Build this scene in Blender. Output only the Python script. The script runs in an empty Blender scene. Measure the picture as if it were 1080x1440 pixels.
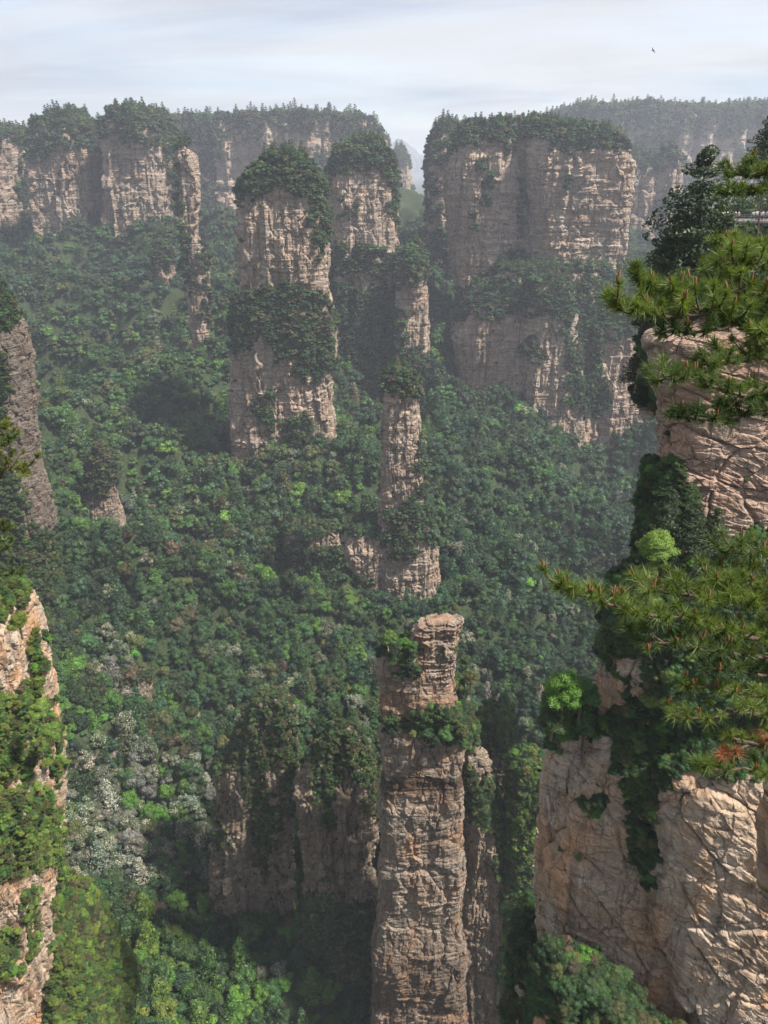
import bpy, math, random
import numpy as np
from mathutils import Vector, Matrix

# ------------------------------------------------------------------ camera, sky, sun, exposure
SC = bpy.context.scene
COL = SC.collection
FPX = 1088.0                      # focal length in photo pixels (photo 1080 x 1440)
TH = math.radians(24.2)           # downward pitch
CT, ST = math.cos(TH), math.sin(TH)
cam = bpy.data.cameras.new('camera')
cam.sensor_fit = 'VERTICAL'; cam.sensor_height = 36.0; cam.lens = 36.0 * FPX / 1440.0
cam.clip_start = 0.1; cam.clip_end = 30000
cam_ob = bpy.data.objects.new('camera', cam); COL.objects.link(cam_ob)
cam_ob.location = (0, 0, 0); cam_ob.rotation_euler = (math.pi / 2 - TH, 0, 0)
SC.camera = cam_ob

SUN_AZ = math.radians(110)         # clockwise from the view direction (+Y) towards +X
SUN_EL = math.radians(56)
world = bpy.data.worlds.new('World'); SC.world = world; world.use_nodes = True
nt = world.node_tree; nt.nodes.clear()
def N(t, ty, **kw):
    n = t.nodes.new(ty)
    for k, v in kw.items(): setattr(n, k, v)
    return n
wo = N(nt, 'ShaderNodeOutputWorld'); bg = N(nt, 'ShaderNodeBackground')
sky = N(nt, 'ShaderNodeTexSky', sky_type='NISHITA', sun_disc=False)
sky.sun_elevation = SUN_EL; sky.sun_rotation = SUN_AZ
sky.air_density = 1.0; sky.dust_density = 2.0; sky.ozone_density = 1.0; sky.altitude = 1000
tc = N(nt, 'ShaderNodeTexCoord')
# thin high cloud: project the direction onto a plane overhead
sep = N(nt, 'ShaderNodeSeparateXYZ'); nt.links.new(tc.outputs['Generated'], sep.inputs[0])
zc = N(nt, 'ShaderNodeMath', operation='MAXIMUM'); nt.links.new(sep.outputs['Z'], zc.inputs[0]); zc.inputs[1].default_value = 0.0
za = N(nt, 'ShaderNodeMath', operation='ADD'); nt.links.new(zc.outputs[0], za.inputs[0]); za.inputs[1].default_value = 0.10
dx = N(nt, 'ShaderNodeMath', operation='DIVIDE'); nt.links.new(sep.outputs['X'], dx.inputs[0]); nt.links.new(za.outputs[0], dx.inputs[1])
dy = N(nt, 'ShaderNodeMath', operation='DIVIDE'); nt.links.new(sep.outputs['Y'], dy.inputs[0]); nt.links.new(za.outputs[0], dy.inputs[1])
cmb = N(nt, 'ShaderNodeCombineXYZ'); nt.links.new(dx.outputs[0], cmb.inputs[0]); nt.links.new(dy.outputs[0], cmb.inputs[1])
mp = N(nt, 'ShaderNodeMapping'); mp.inputs['Scale'].default_value = (0.55, 0.9, 1); mp.inputs['Location'].default_value = (3.1, 1.7, 0)
mp.inputs['Rotation'].default_value = (0, 0, 0.25)
nt.links.new(cmb.outputs[0], mp.inputs[0])
cn = N(nt, 'ShaderNodeTexNoise'); cn.inputs['Scale'].default_value = 1.0; cn.inputs['Detail'].default_value = 8
cn.inputs['Roughness'].default_value = 0.55; cn.inputs['Distortion'].default_value = 0.6
nt.links.new(mp.outputs[0], cn.inputs['Vector'])
cr = N(nt, 'ShaderNodeValToRGB'); cr.color_ramp.elements[0].position = 0.34; cr.color_ramp.elements[1].position = 0.66
cr.color_ramp.elements[0].color = (0.74, 0.74, 0.74, 1); cr.color_ramp.elements[1].color = (1, 1, 1, 1)
nt.links.new(cn.outputs['Fac'], cr.inputs[0])
mx = N(nt, 'ShaderNodeMix', data_type='RGBA')
nt.links.new(cr.outputs[0], mx.inputs[0]); nt.links.new(sky.outputs[0], mx.inputs[6])
cn2 = N(nt, 'ShaderNodeTexNoise'); cn2.inputs['Scale'].default_value = 0.55; cn2.inputs['Detail'].default_value = 9; cn2.inputs['Roughness'].default_value = 0.6; cn2.inputs['Distortion'].default_value = 1.0
nt.links.new(mp.outputs[0], cn2.inputs['Vector'])
cr2 = N(nt, 'ShaderNodeValToRGB'); nt.links.new(cn2.outputs['Fac'], cr2.inputs[0])
cr2.color_ramp.elements[0].position = 0.36; cr2.color_ramp.elements[0].color = (0.315, 0.345, 0.405, 1)
cr2.color_ramp.elements[1].position = 0.62; cr2.color_ramp.elements[1].color = (0.465, 0.463, 0.475, 1)
csc = N(nt, 'ShaderNodeVectorMath', operation='SCALE'); nt.links.new(cr2.outputs[0], csc.inputs[0]); csc.inputs['Scale'].default_value = 6.1
nt.links.new(csc.outputs[0], mx.inputs[7])
nt.links.new(mx.outputs[2], bg.inputs['Color']); bg.inputs['Strength'].default_value = 0.105
nt.links.new(bg.outputs[0], wo.inputs['Surface'])

sun = bpy.data.lights.new('sun', 'SUN'); sun.energy = 3.9; sun.angle = math.radians(4); sun.color = (1.0, 0.93, 0.82)
sun_ob = bpy.data.objects.new('sun', sun); COL.objects.link(sun_ob)
sd = Vector((math.sin(SUN_AZ) * math.cos(SUN_EL), math.cos(SUN_AZ) * math.cos(SUN_EL), math.sin(SUN_EL)))
sun_ob.rotation_euler = sd.to_track_quat('Z', 'Y').to_euler(); sun_ob.location = sd * 500
SC.view_settings.view_transform = 'Standard'; SC.view_settings.look = 'None'
SC.view_settings.gamma = 1; SC.view_settings.exposure = 1.45
HAZE = 0.0002
SC.cycles.use_denoising = True
SC.cycles.max_bounces = 5; SC.cycles.diffuse_bounces = 3; SC.cycles.transmission_bounces = 3
SC.cycles.volume_bounces = 1; SC.cycles.glossy_bounces = 1
SC.cycles.use_adaptive_sampling = True; SC.cycles.adaptive_threshold = 0.01
SC.cycles.denoising_prefilter = 'ACCURATE'

# ------------------------------------------------------------------ projection helpers
def W(px, py, Y):
    u = (px - 540.0) / FPX; v = (720.0 - py) / FPX
    k = Y / (CT + v * ST)
    return np.array([u * k, Y, (-ST + v * CT) * k])
def proj(P):
    P = np.asarray(P, float)
    x, y, z = P[..., 0], P[..., 1], P[..., 2]
    d = y * CT - z * ST; up = y * ST + z * CT
    d = np.where(d < 0.05, 0.05, d)
    return 540 + FPX * x / d, 720 - FPX * up / d, d
def inpoly(px, py, poly):
    poly = np.asarray(poly, float); c = np.zeros(px.shape, bool); n = len(poly); j = n - 1
    for i in range(n):
        xi, yi = poly[i]; xj, yj = poly[j]
        if yi != yj:
            c ^= ((yi > py) != (yj > py)) & (px < (xj - xi) * (py - yi) / (yj - yi) + xi)
        j = i
    return c

# ------------------------------------------------------------------ numpy noise
_pr = np.random.default_rng(99); _PM = _pr.permutation(4096).astype(np.int32); _PM = np.concatenate([_PM, _PM]); _FV = _pr.random(4096).astype(np.float32)
def _h(ix, iy, iz, seed):
    k = _PM[(ix + seed * 131) & 4095]; k = _PM[k + (iy & 4095)]; k = _PM[k + (iz & 4095)]
    return _FV[k]
def vn(p, seed=0):
    i = np.floor(p).astype(np.int32); f = (p - i).astype(np.float32); f = f * f * f * (f * (f * 6 - 15) + 10)
    r = 0
    for a in (0, 1):
        for b in (0, 1):
            for c in (0, 1):
                w = (f[:, 0] if a else 1 - f[:, 0]) * (f[:, 1] if b else 1 - f[:, 1]) * (f[:, 2] if c else 1 - f[:, 2])
                r = r + w * _h(i[:, 0] + a, i[:, 1] + b, i[:, 2] + c, seed)
    return r * 2 - 1
def fbm(p, seed=0, o=4, g=0.5):
    r = 0; a = 1; s = 0
    for k in range(o):
        r = r + a * vn(p * (2.03 ** k) + k * 17.3, seed + k); s += a; a *= g
    return r / s
def worley(p, seed=0):
    i = np.floor(p).astype(np.int32)
    f1 = np.full(len(p), 9e9); f2 = np.full(len(p), 9e9); cr_ = np.zeros(len(p))
    for a in (-1, 0, 1):
        for b in (-1, 0, 1):
            for c in (-1, 0, 1):
                ci = i + np.array([a, b, c], np.int32)
                q = ci + np.stack([_h(ci[:, 0], ci[:, 1], ci[:, 2], seed + s) for s in (1, 2, 3)], 1)
                d = ((p - q) ** 2).sum(1)
                m = d < f1
                f2 = np.where(m, f1, np.minimum(f2, d)); 
                cr_ = np.where(m, _h(ci[:, 0], ci[:, 1], ci[:, 2], seed + 9), cr_)
                f1 = np.where(m, d, f1)
    return cr_, np.sqrt(f2) - np.sqrt(f1)

# ------------------------------------------------------------------ materials
def mat(name):
    m = bpy.data.materials.new(name); m.use_nodes = True; m.node_tree.nodes.clear(); return m
def L(t, a, b): t.links.new(a, b)
def ramp(t, fac, stops):
    r = N(t, 'ShaderNodeValToRGB'); e = r.color_ramp.elements
    while len(e) < len(stops): e.new(0.5)
    for k, (p, c) in enumerate(stops):
        e[k].position = p; e[k].color = (c[0], c[1], c[2], 1) if hasattr(c, '__len__') else (c, c, c, 1)
    L(t, fac, r.inputs[0]); return r.outputs[0]
def mapped_noise(t, pos, scale, sc3, detail=6, rough=0.55, dist=0.0, rot=(0, 0, 0)):
    m = N(t, 'ShaderNodeMapping'); m.inputs['Scale'].default_value = sc3; m.inputs['Rotation'].default_value = rot; L(t, pos, m.inputs[0])
    n = N(t, 'ShaderNodeTexNoise'); n.inputs['Scale'].default_value = scale; n.inputs['Detail'].default_value = detail
    n.inputs['Roughness'].default_value = rough; n.inputs['Distortion'].default_value = dist
    L(t, m.outputs[0], n.inputs['Vector']); return n.outputs['Fac']
def mixc(t, fac, a, b, mode='MIX'):
    m = N(t, 'ShaderNodeMix', data_type='RGBA', blend_type=mode)
    for s, v in ((0, fac), (6, a), (7, b)):
        if hasattr(v, 'is_output'): L(t, v, m.inputs[s])
        elif s == 0: m.inputs[0].default_value = v
        else: m.inputs[s].default_value = (v[0], v[1], v[2], 1)
    return m.outputs[2]
def rock_mat(name, s, base, pale, warm, dark, warm_amt=0.5, dark_amt=0.5, bump=1.0, tilt=(0, 0, 0), lichen=0.3, bands=(), warm_lo=0.5):
    """layered quartz sandstone; s = size of one joint block in metres"""
    m = mat(name); t = m.node_tree
    g = N(t, 'ShaderNodeNewGeometry'); pos = g.outputs['Position']
    f = 1.0 / s
    strata = mapped_noise(t, pos, f, (0.22, 0.22, 2.0), 7, 0.7, 0.5, tilt)
    streak = mapped_noise(t, pos, f, (1.3, 1.3, 0.07), 6, 0.6, 0.3)
    patch = mapped_noise(t, pos, f * 0.22, (1, 1, 1), 5, 0.6, 0.8)
    patch2 = mapped_noise(t, pos, f * 0.35, (1, 1, 0.5), 6, 0.65, 0.5)
    fine = mapped_noise(t, pos, f * 5, (1, 1, 1.6), 6, 0.7)
    c = mixc(t, ramp(t, patch, [(0.35, 0), (0.65, 1)]), base, pale)
    wf = ramp(t, patch2, [(warm_lo, 0), (warm_lo + 0.18, warm_amt)])
    c = mixc(t, wf, c, warm)
    sf = ramp(t, strata, [(0.36, 0.74), (0.5, 1.0), (0.64, 1.14)])
    c = mixc(t, 1.0, c, sf, 'MULTIPLY')
    df = ramp(t, streak, [(0.52, 0), (0.72, dark_amt)])
    c = mixc(t, df, c, dark)
    c = mixc(t, ramp(t, mapped_noise(t, pos, f * 0.9, (1.5, 1.5, 0.09), 6, 0.65, 0.2), [(0.55, 0), (0.7, 0.35)]), c, [min(1, v * 1.25) for v in pale])
    ff = ramp(t, fine, [(0.3, 0.72), (0.6, 1.12)])
    c = mixc(t, 1.0, c, ff, 'MULTIPLY')
    lf = ramp(t, mapped_noise(t, pos, f * 0.9, (1, 1, 0.8), 7, 0.7, 0.4), [(0.56, 0), (0.66, lichen)])
    c = mixc(t, lf, c, (0.07, 0.085, 0.045))
    # joint cracks: thin lines along bedding and along steep joints
    def lines(scale, sc3, wd, rot, dist):
        n = mapped_noise(t, pos, scale, sc3, 3, 0.5, dist, rot)
        a_ = N(t, 'ShaderNodeMath', operation='SUBTRACT'); L(t, n, a_.inputs[0]); a_.inputs[1].default_value = 0.5
        b_ = N(t, 'ShaderNodeMath', operation='ABSOLUTE'); L(t, a_.outputs[0], b_.inputs[0]); return ramp(t, b_.outputs[0], [(0.0, 0.5), (wd, 1.0)])
    l1 = lines(f, (0.12, 0.12, 0.75), 0.012, tilt, 0.5); l2 = lines(f, (0.45, 0.45, 0.08), 0.010, (0, 0, 0), 0.8)
    cm = N(t, 'ShaderNodeMath', operation='MULTIPLY'); L(t, l1, cm.inputs[0]); L(t, l2, cm.inputs[1])
    c = mixc(t, 1.0, c, cm.outputs[0], 'MULTIPLY')
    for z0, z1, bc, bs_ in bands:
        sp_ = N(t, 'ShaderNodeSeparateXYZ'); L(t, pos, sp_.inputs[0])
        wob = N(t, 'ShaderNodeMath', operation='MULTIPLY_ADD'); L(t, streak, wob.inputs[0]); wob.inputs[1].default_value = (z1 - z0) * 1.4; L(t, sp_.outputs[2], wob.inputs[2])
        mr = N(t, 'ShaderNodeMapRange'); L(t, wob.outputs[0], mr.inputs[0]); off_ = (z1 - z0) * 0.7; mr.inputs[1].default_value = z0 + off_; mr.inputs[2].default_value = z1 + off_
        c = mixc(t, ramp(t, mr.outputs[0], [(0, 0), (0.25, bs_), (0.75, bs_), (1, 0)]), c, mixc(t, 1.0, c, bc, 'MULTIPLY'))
    # bump
    b0 = N(t, 'ShaderNodeMath', operation='MULTIPLY_ADD'); L(t, strata, b0.inputs[0]); b0.inputs[1].default_value = 1.6; L(t, streak, b0.inputs[2])
    b1 = N(t, 'ShaderNodeMath', operation='MULTIPLY_ADD'); L(t, fine, b1.inputs[0]); b1.inputs[1].default_value = 0.35; L(t, b0.outputs[0], b1.inputs[2])
    b2 = N(t, 'ShaderNodeMath', operation='MULTIPLY_ADD'); L(t, cm.outputs[0], b2.inputs[0]); b2.inputs[1].default_value = 0.5; L(t, b1.outputs[0], b2.inputs[2])
    bp = N(t, 'ShaderNodeBump'); bp.inputs['Strength'].default_value = min(1, bump); bp.inputs['Distance'].default_value = 0.45 * s * bump; L(t, b2.outputs[0], bp.inputs['Height'])
    p = N(t, 'ShaderNodeBsdfPrincipled'); p.inputs['Roughness'].default_value = 0.92; p.inputs['Specular IOR Level'].default_value = 0.2
    L(t, c, p.inputs['Base Color']); L(t, bp.outputs[0], p.inputs['Normal'])
    o = N(t, 'ShaderNodeOutputMaterial'); L(t, p.outputs[0], o.inputs[0]); return m

def leaf_mat(name, mode='leaf'):
    m = mat(name); t = m.node_tree
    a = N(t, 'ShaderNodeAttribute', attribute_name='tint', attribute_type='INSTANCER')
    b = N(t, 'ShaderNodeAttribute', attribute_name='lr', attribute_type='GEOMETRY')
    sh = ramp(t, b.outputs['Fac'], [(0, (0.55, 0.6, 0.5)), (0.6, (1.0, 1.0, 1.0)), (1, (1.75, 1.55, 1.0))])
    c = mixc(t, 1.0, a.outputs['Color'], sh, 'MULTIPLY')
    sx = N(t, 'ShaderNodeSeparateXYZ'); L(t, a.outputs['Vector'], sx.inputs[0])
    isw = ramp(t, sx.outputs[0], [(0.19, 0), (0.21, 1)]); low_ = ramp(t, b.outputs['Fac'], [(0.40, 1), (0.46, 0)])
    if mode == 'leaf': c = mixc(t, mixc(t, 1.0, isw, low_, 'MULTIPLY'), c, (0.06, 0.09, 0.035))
    d = N(t, 'ShaderNodeBsdfDiffuse'); L(t, c, d.inputs[0])
    tr = N(t, 'ShaderNodeBsdfTranslucent'); L(t, mixc(t, 1.0, c, (1.3, 1.35, 0.6), 'MULTIPLY'), tr.inputs[0])
    mm = N(t, 'ShaderNodeMixShader'); mm.inputs[0].default_value = 0.34; L(t, d.outputs[0], mm.inputs[1]); L(t, tr.outputs[0], mm.inputs[2])
    gl = N(t, 'ShaderNodeBsdfGlossy'); gl.inputs['Roughness'].default_value = 0.5; gl.inputs[0].default_value = (0.8, 0.85, 0.9, 1)
    m2 = N(t, 'ShaderNodeMixShader'); m2.inputs[0].default_value = 0.025; L(t, mm.outputs[0], m2.inputs[1]); L(t, gl.outputs[0], m2.inputs[2])
    o = N(t, 'ShaderNodeOutputMaterial'); L(t, m2.outputs[0], o.inputs[0]); return m
def flat_mat(name, col, rough=0.8, var=0.25, scale=3.0):
    m = mat(name); t = m.node_tree
    g = N(t, 'ShaderNodeNewGeometry'); n = mapped_noise(t, g.outputs['Position'], scale, (1, 1, 1), 6, 0.6)
    c = mixc(t, 1.0, col, ramp(t, n, [(0.3, 1 - var), (0.7, 1 + var)]), 'MULTIPLY')
    p = N(t, 'ShaderNodeBsdfPrincipled'); p.inputs['Roughness'].default_value = rough; p.inputs['Specular IOR Level'].default_value = 0.25
    bp = N(t, 'ShaderNodeBump'); bp.inputs['Strength'].default_value = 0.5; bp.inputs['Distance'].default_value = 0.2 / scale; L(t, n, bp.inputs['Height']); L(t, bp.outputs[0], p.inputs['Normal'])
    L(t, c, p.inputs['Base Color']); o = N(t, 'ShaderNodeOutputMaterial'); L(t, p.outputs[0], o.inputs[0]); return m

BASE, PALE, WARM, DARK = (0.36, 0.26, 0.195), (0.41, 0.335, 0.275), (0.40, 0.245, 0.155), (0.075, 0.06, 0.055)
M_far = rock_mat('rock_far', 9.0, BASE, PALE, WARM, DARK, 0.35, 0.65, 1.0)
M_mid = rock_mat('rock_mid', 5.0, BASE, PALE, WARM, DARK, 0.45, 0.75, 1.0)
M_front = rock_mat('rock_front', 2.0, (0.27, 0.195, 0.145), (0.32, 0.265, 0.22), (0.36, 0.185, 0.095), DARK, 0.7, 0.7, 1.0, (0.05, 0.12, 0), 0.25, [(-146, -138, (0.3, 0.28, 0.27), 0.95), (-126, -112, (1.3, 1.0, 0.8), 0.6), (-240, -196, (0.5, 0.46, 0.44), 0.8)])  # lowest band paints the shade over the pillar's lower part into the rock colour
M_near = rock_mat('rock_near', 1.8, (0.295, 0.208, 0.142), (0.32, 0.268, 0.222), (0.35, 0.19, 0.095), DARK, 0.8, 0.75, 0.45, (0.0, 0.75, 0.2), 0.25, warm_lo=0.47)
M_pink = rock_mat('rock_pink', 1.6, (0.28, 0.18, 0.135), (0.33, 0.255, 0.21), (0.36, 0.20, 0.12), DARK, 0.6, 0.4, 0.5, (0.0, 0.35, 0), 0.15)
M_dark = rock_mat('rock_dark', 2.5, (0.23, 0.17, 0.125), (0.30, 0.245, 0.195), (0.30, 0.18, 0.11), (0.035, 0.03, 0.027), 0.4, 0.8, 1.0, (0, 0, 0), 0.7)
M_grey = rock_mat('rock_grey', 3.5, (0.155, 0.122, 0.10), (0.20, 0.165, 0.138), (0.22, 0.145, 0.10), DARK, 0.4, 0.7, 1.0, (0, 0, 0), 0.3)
M_hill = flat_mat('far_hill', (0.05, 0.065, 0.045), 0.95, 0.4, 0.01)
M_soil = flat_mat('forest_floor', (0.024, 0.036, 0.014), 0.95, 0.8, 0.8)
M_bark = flat_mat('bark', (0.075, 0.055, 0.04), 0.9, 0.4, 6)
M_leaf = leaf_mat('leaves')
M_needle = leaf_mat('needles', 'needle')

# ------------------------------------------------------------------ object helpers
def mesh_np(name, V, F, material=None, smooth=True, lr=None):
    """F: (n,3) or (n,4) int array or list of such arrays"""
    me = bpy.data.meshes.new(name)
    Fs = F if isinstance(F, list) and not isinstance(F[0], tuple) else [F]
    Fs = [np.asarray(f, np.int32) for f in Fs if len(f)]
    V = np.asarray(V, np.float32)
    me.vertices.add(len(V)); me.vertices.foreach_set('co', V.ravel())
    tot = np.concatenate([np.full(len(f), f.shape[1], np.int32) for f in Fs])
    idx = np.concatenate([f.ravel() for f in Fs])
    me.loops.add(len(idx)); me.loops.foreach_set('vertex_index', idx)
    me.polygons.add(len(tot)); st = np.concatenate([[0], np.cumsum(tot)[:-1]]).astype(np.int32)
    me.polygons.foreach_set('loop_start', st); me.polygons.foreach_set('loop_total', tot)
    me.polygons.foreach_set('use_smooth', np.full(len(tot), smooth, bool))
    if lr is not None:
        at = me.attributes.new('lr', 'FLOAT', 'FACE'); at.data.foreach_set('value', np.asarray(lr, np.float32))
    me.update(calc_edges=True)
    if material: me.materials.append(material)
    return me
def link(name, me, parent=None, loc=None):
    o = bpy.data.objects.new(name, me); COL.objects.link(o)
    if parent: o.parent = parent
    if loc is not None: o.location = loc
    return o
def tag(o, label=None, cat=None, group=None, kind=None):
    if label: o['label'] = label
    if cat: o['category'] = cat
    if group: o['group'] = group
    if kind: o['kind'] = kind
    return o
def rebase(V):
    b = np.array([V[:, 0].mean(), V[:, 1].mean(), V[:, 2].min()]); return V - b, b
def tube(path, rad, n=6):
    path = [Vector(p) for p in path]; V = []; F = []
    for i, p in enumerate(path):
        d = (path[min(i + 1, len(path) - 1)] - path[max(i - 1, 0)]).normalized()
        a = d.orthogonal().normalized() if i == 0 else (pa - d * pa.dot(d)).normalized()
        pa = a; b = d.cross(a)
        for k in range(n):
            q = 2 * math.pi * k / n; V.append(tuple(p + (a * math.cos(q) + b * math.sin(q)) * rad[i]))
    for i in range(len(path) - 1):
        for k in range(n):
            F.append((i * n + k, i * n + (k + 1) % n, (i + 1) * n + (k + 1) % n, (i + 1) * n + k))
    F4 = F
    return V, F4
class Acc:
    def __init__(s): s.V = []; s.F = []
    def add(s, V, F):
        o = sum(len(v) for v in s.V); s.V.append(np.asarray(V, float).reshape(-1, 3)); s.F.append(np.asarray(F, int) + o)
    def get(s): return np.concatenate(s.V), s.F
def boxvf(c, h):
    V = [(c[0] + a * h[0], c[1] + b * h[1], c[2] + d * h[2]) for a in (-1, 1) for b in (-1, 1) for d in (-1, 1)]
    return V, [(0, 1, 3, 2), (4, 6, 7, 5), (0, 4, 5, 1), (2, 3, 7, 6), (0, 2, 6, 4), (1, 5, 7, 3)]

# ------------------------------------------------------------------ foliage prototypes (unit radius crowns, base at z = 0)
def leaves_from(rng, C, Nn, size, jitter=0.7, aspect=0.62):
    n = len(C)
    nrm = Nn + rng.normal(0, jitter, (n, 3)); nrm /= np.linalg.norm(nrm, axis=1, keepdims=True) + 1e-9
    t = rng.normal(0, 1, (n, 3)); t -= nrm * (t * nrm).sum(1, keepdims=True); t /= np.linalg.norm(t, axis=1, keepdims=True) + 1e-9
    b = np.cross(nrm, t); s = (size * rng.uniform(0.6, 1.4, n))[:, None]
    V = np.stack([C - t * s, C - b * s * aspect, C + t * s, C + b * s * aspect], 1).reshape(-1, 3)
    return V, np.arange(4 * n).reshape(n, 4)
def blob(rng, c, r, seed, sub=2):
    # low icosphere made from a cube-sphere grid
    n = 5; g = np.linspace(-1, 1, n + 1); Vs = []; Fs = []; o = 0
    for ax in range(3):
        for sg in (-1, 1):
            A, B = np.meshgrid(g, g, indexing='ij'); P = np.zeros((n + 1, n + 1, 3)); P[..., ax] = sg; P[..., (ax + 1) % 3] = A; P[..., (ax + 2) % 3] = B * sg
            Vs.append(P.reshape(-1, 3)); i = np.arange(n * n); r0 = (i // n) * (n + 1) + i % n + o
            Fs.append(np.stack([r0, r0 + n + 1, r0 + n + 2, r0 + 1], 1)); o += (n + 1) ** 2
    V = np.concatenate(Vs); V /= np.linalg.norm(V, axis=1, keepdims=True)
    V = V * (1 + 0.22 * vn(V * 2.5 + seed * 3.3, seed))[:, None]
    return V * np.asarray(r) + c, np.concatenate(Fs)
def crown(name, seed, nclump, nleaf, lsize, flat=0.8, core=0.8, tall=1.0, spread=0.62, rc=(0.3, 0.48)):
    rng = np.random.default_rng(seed)
    acc = Acc(); lrs = []
    ex = np.array([rng.uniform(0.85, 1.2), rng.uniform(0.8, 1.1), 1]); d = rng.normal(0, 1, (nclump, 3)); d /= np.linalg.norm(d, axis=1, keepdims=True)
    d[:, 2] = np.abs(d[:, 2]) * 1.1 - 0.25
    cc = d * spread * rng.uniform(0.65, 1.1, (nclump, 1)); cc[:, 2] = cc[:, 2] * tall + 0.75 * tall; cc = cc * ex + np.array([0, 0, 1]) * rng.uniform(-0.12, 0.22, (nclump, 1))
    rr = rng.uniform(rc[0], rc[1], nclump)
    cc = np.concatenate([cc, [[0, 0, 0.7 * tall]]]); rr = np.append(rr, 0.5)
    per = rr ** 2 / (rr ** 2).sum()
    for k in range(len(cc)):
        r3 = np.array([rr[k], rr[k], rr[k] * flat])
        n = max(8, int(nleaf * per[k])); q = rng.normal(0, 1, (n, 3)); q /= np.linalg.norm(q, axis=1, keepdims=True)
        q[:, 2] = np.where(rng.random(n) < 0.75, np.abs(q[:, 2]), q[:, 2])
        P = cc[k] + q * r3 * rng.uniform(0.78, 1.12, (n, 1)) * (1 + 0.22 * vn(q * 2.6 + k * 5.1, seed + k)[:, None])
        V, F = leaves_from(rng, P, q * 1.0 + np.array([0, 0, 0.35]), lsize)
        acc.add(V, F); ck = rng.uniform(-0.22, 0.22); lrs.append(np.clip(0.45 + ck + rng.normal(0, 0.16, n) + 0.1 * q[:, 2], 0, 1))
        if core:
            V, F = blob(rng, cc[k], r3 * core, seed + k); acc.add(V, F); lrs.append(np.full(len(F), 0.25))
    V, F = acc.get()
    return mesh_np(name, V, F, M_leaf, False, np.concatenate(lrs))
def conifer(name, seed, nl, lsize, tiers=7, core=True, top=2.6, r0=0.85):
    rng = np.random.default_rng(seed); acc = Acc(); lrs = []
    for i in range(tiers):
        f = i / (tiers - 1); z = 0.5 + (top - 0.5) * f; R = r0 * (1 - f) ** 0.75 + 0.14
        nb = max(3, int(7 * (1 - f) + 3))
        for k in range(nb):
            a = 2 * math.pi * (k + rng.uniform(-0.3, 0.3)) / nb + i * 1.3; rl = R * rng.uniform(0.55, 1.15)
            c = np.array([math.cos(a) * rl * 0.62, math.sin(a) * rl * 0.62, z + rng.uniform(-0.1, 0.1) - 0.06 * rl])
            n = max(6, nl // (tiers * 6)); q = rng.normal(0, 1, (n, 3)); q /= np.linalg.norm(q, axis=1, keepdims=True)
            P = c + q * np.array([0.42 * rl + 0.1, 0.42 * rl + 0.1, 0.11])
            V, F = leaves_from(rng, P, np.array([0, 0, 1.0]) + q * 0.5, lsize, 0.6, 0.4); acc.add(V, F)
            lrs.append(np.clip(0.4 + rng.uniform(-0.2, 0.2) + rng.normal(0, 0.15, n), 0, 1))
    V, F = acc.get()
    V = np.concatenate([V]); 
    tv, tf = tube([(0, 0, -0.3), (0.02, 0, 1.2), (0, 0.02, top)], [0.055, 0.04, 0.01], 5)
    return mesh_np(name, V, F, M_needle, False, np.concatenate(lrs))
def trunk_mesh(name, seed, h=0.95, r=0.07, lean=0.08):
    rng = random.Random(seed); acc = Acc()
    top = (rng.uniform(-lean, lean), rng.uniform(-lean, lean), h)
    V, F = tube([(0, 0, -0.5), (top[0] * .3, top[1] * .3, h * .45), top], [r * 1.3, r, r * .55], 7); acc.add(V, F)
    for k in range(5):
        a = k * 1.257 + rng.random(); z0 = h * rng.uniform(0.35, 0.8); l = rng.uniform(0.35, 0.6)
        V, F = tube([(top[0] * z0 / h, top[1] * z0 / h, z0), (math.cos(a) * l * .5, math.sin(a) * l * .5, z0 + l * .45), (math.cos(a) * l, math.sin(a) * l, z0 + l * .7)], [r * .5, r * .35, r * .12], 5); acc.add(V, F)
    V, F = acc.get(); return mesh_np(name, V, F, M_bark, True)

# key: (mesh, detail class)
PROTO = {}
for k in range(4): PROTO['far%d' % k] = crown('broad_crown', 11 + k, 9 + k, 560, 0.10, core=0.78, tall=0.85 + 0.17 * k, spread=0.72, rc=(0.24, 0.46))
for k in range(4): PROTO['mid%d' % k] = crown('leafy_crown', 31 + k, 13 + k, 2200, 0.055, core=0.74, tall=0.8 + 0.18 * k, spread=0.74, rc=(0.2, 0.42))
for k in range(4): PROTO['near%d' % k] = crown('dense_leaf_crown', 51 + k, 20 + 2 * k, 9000, 0.026, core=0.72, tall=0.85 + 0.15 * k, rc=(0.2, 0.38))
for k in range(2): PROTO['con%d' % k] = conifer('conifer_crown', 71 + k, 900, 0.10)
for k in range(2): PROTO['ncon%d' % k] = conifer('pine_crown', 81 + k, 11000, 0.044, tiers=9, top=2.4, r0=1.0)
PNAMES = sorted(PROTO)
TRUNK = [trunk_mesh('trunk', 5), trunk_mesh('trunk', 6, 0.9, 0.06, 0.15)]

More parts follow.
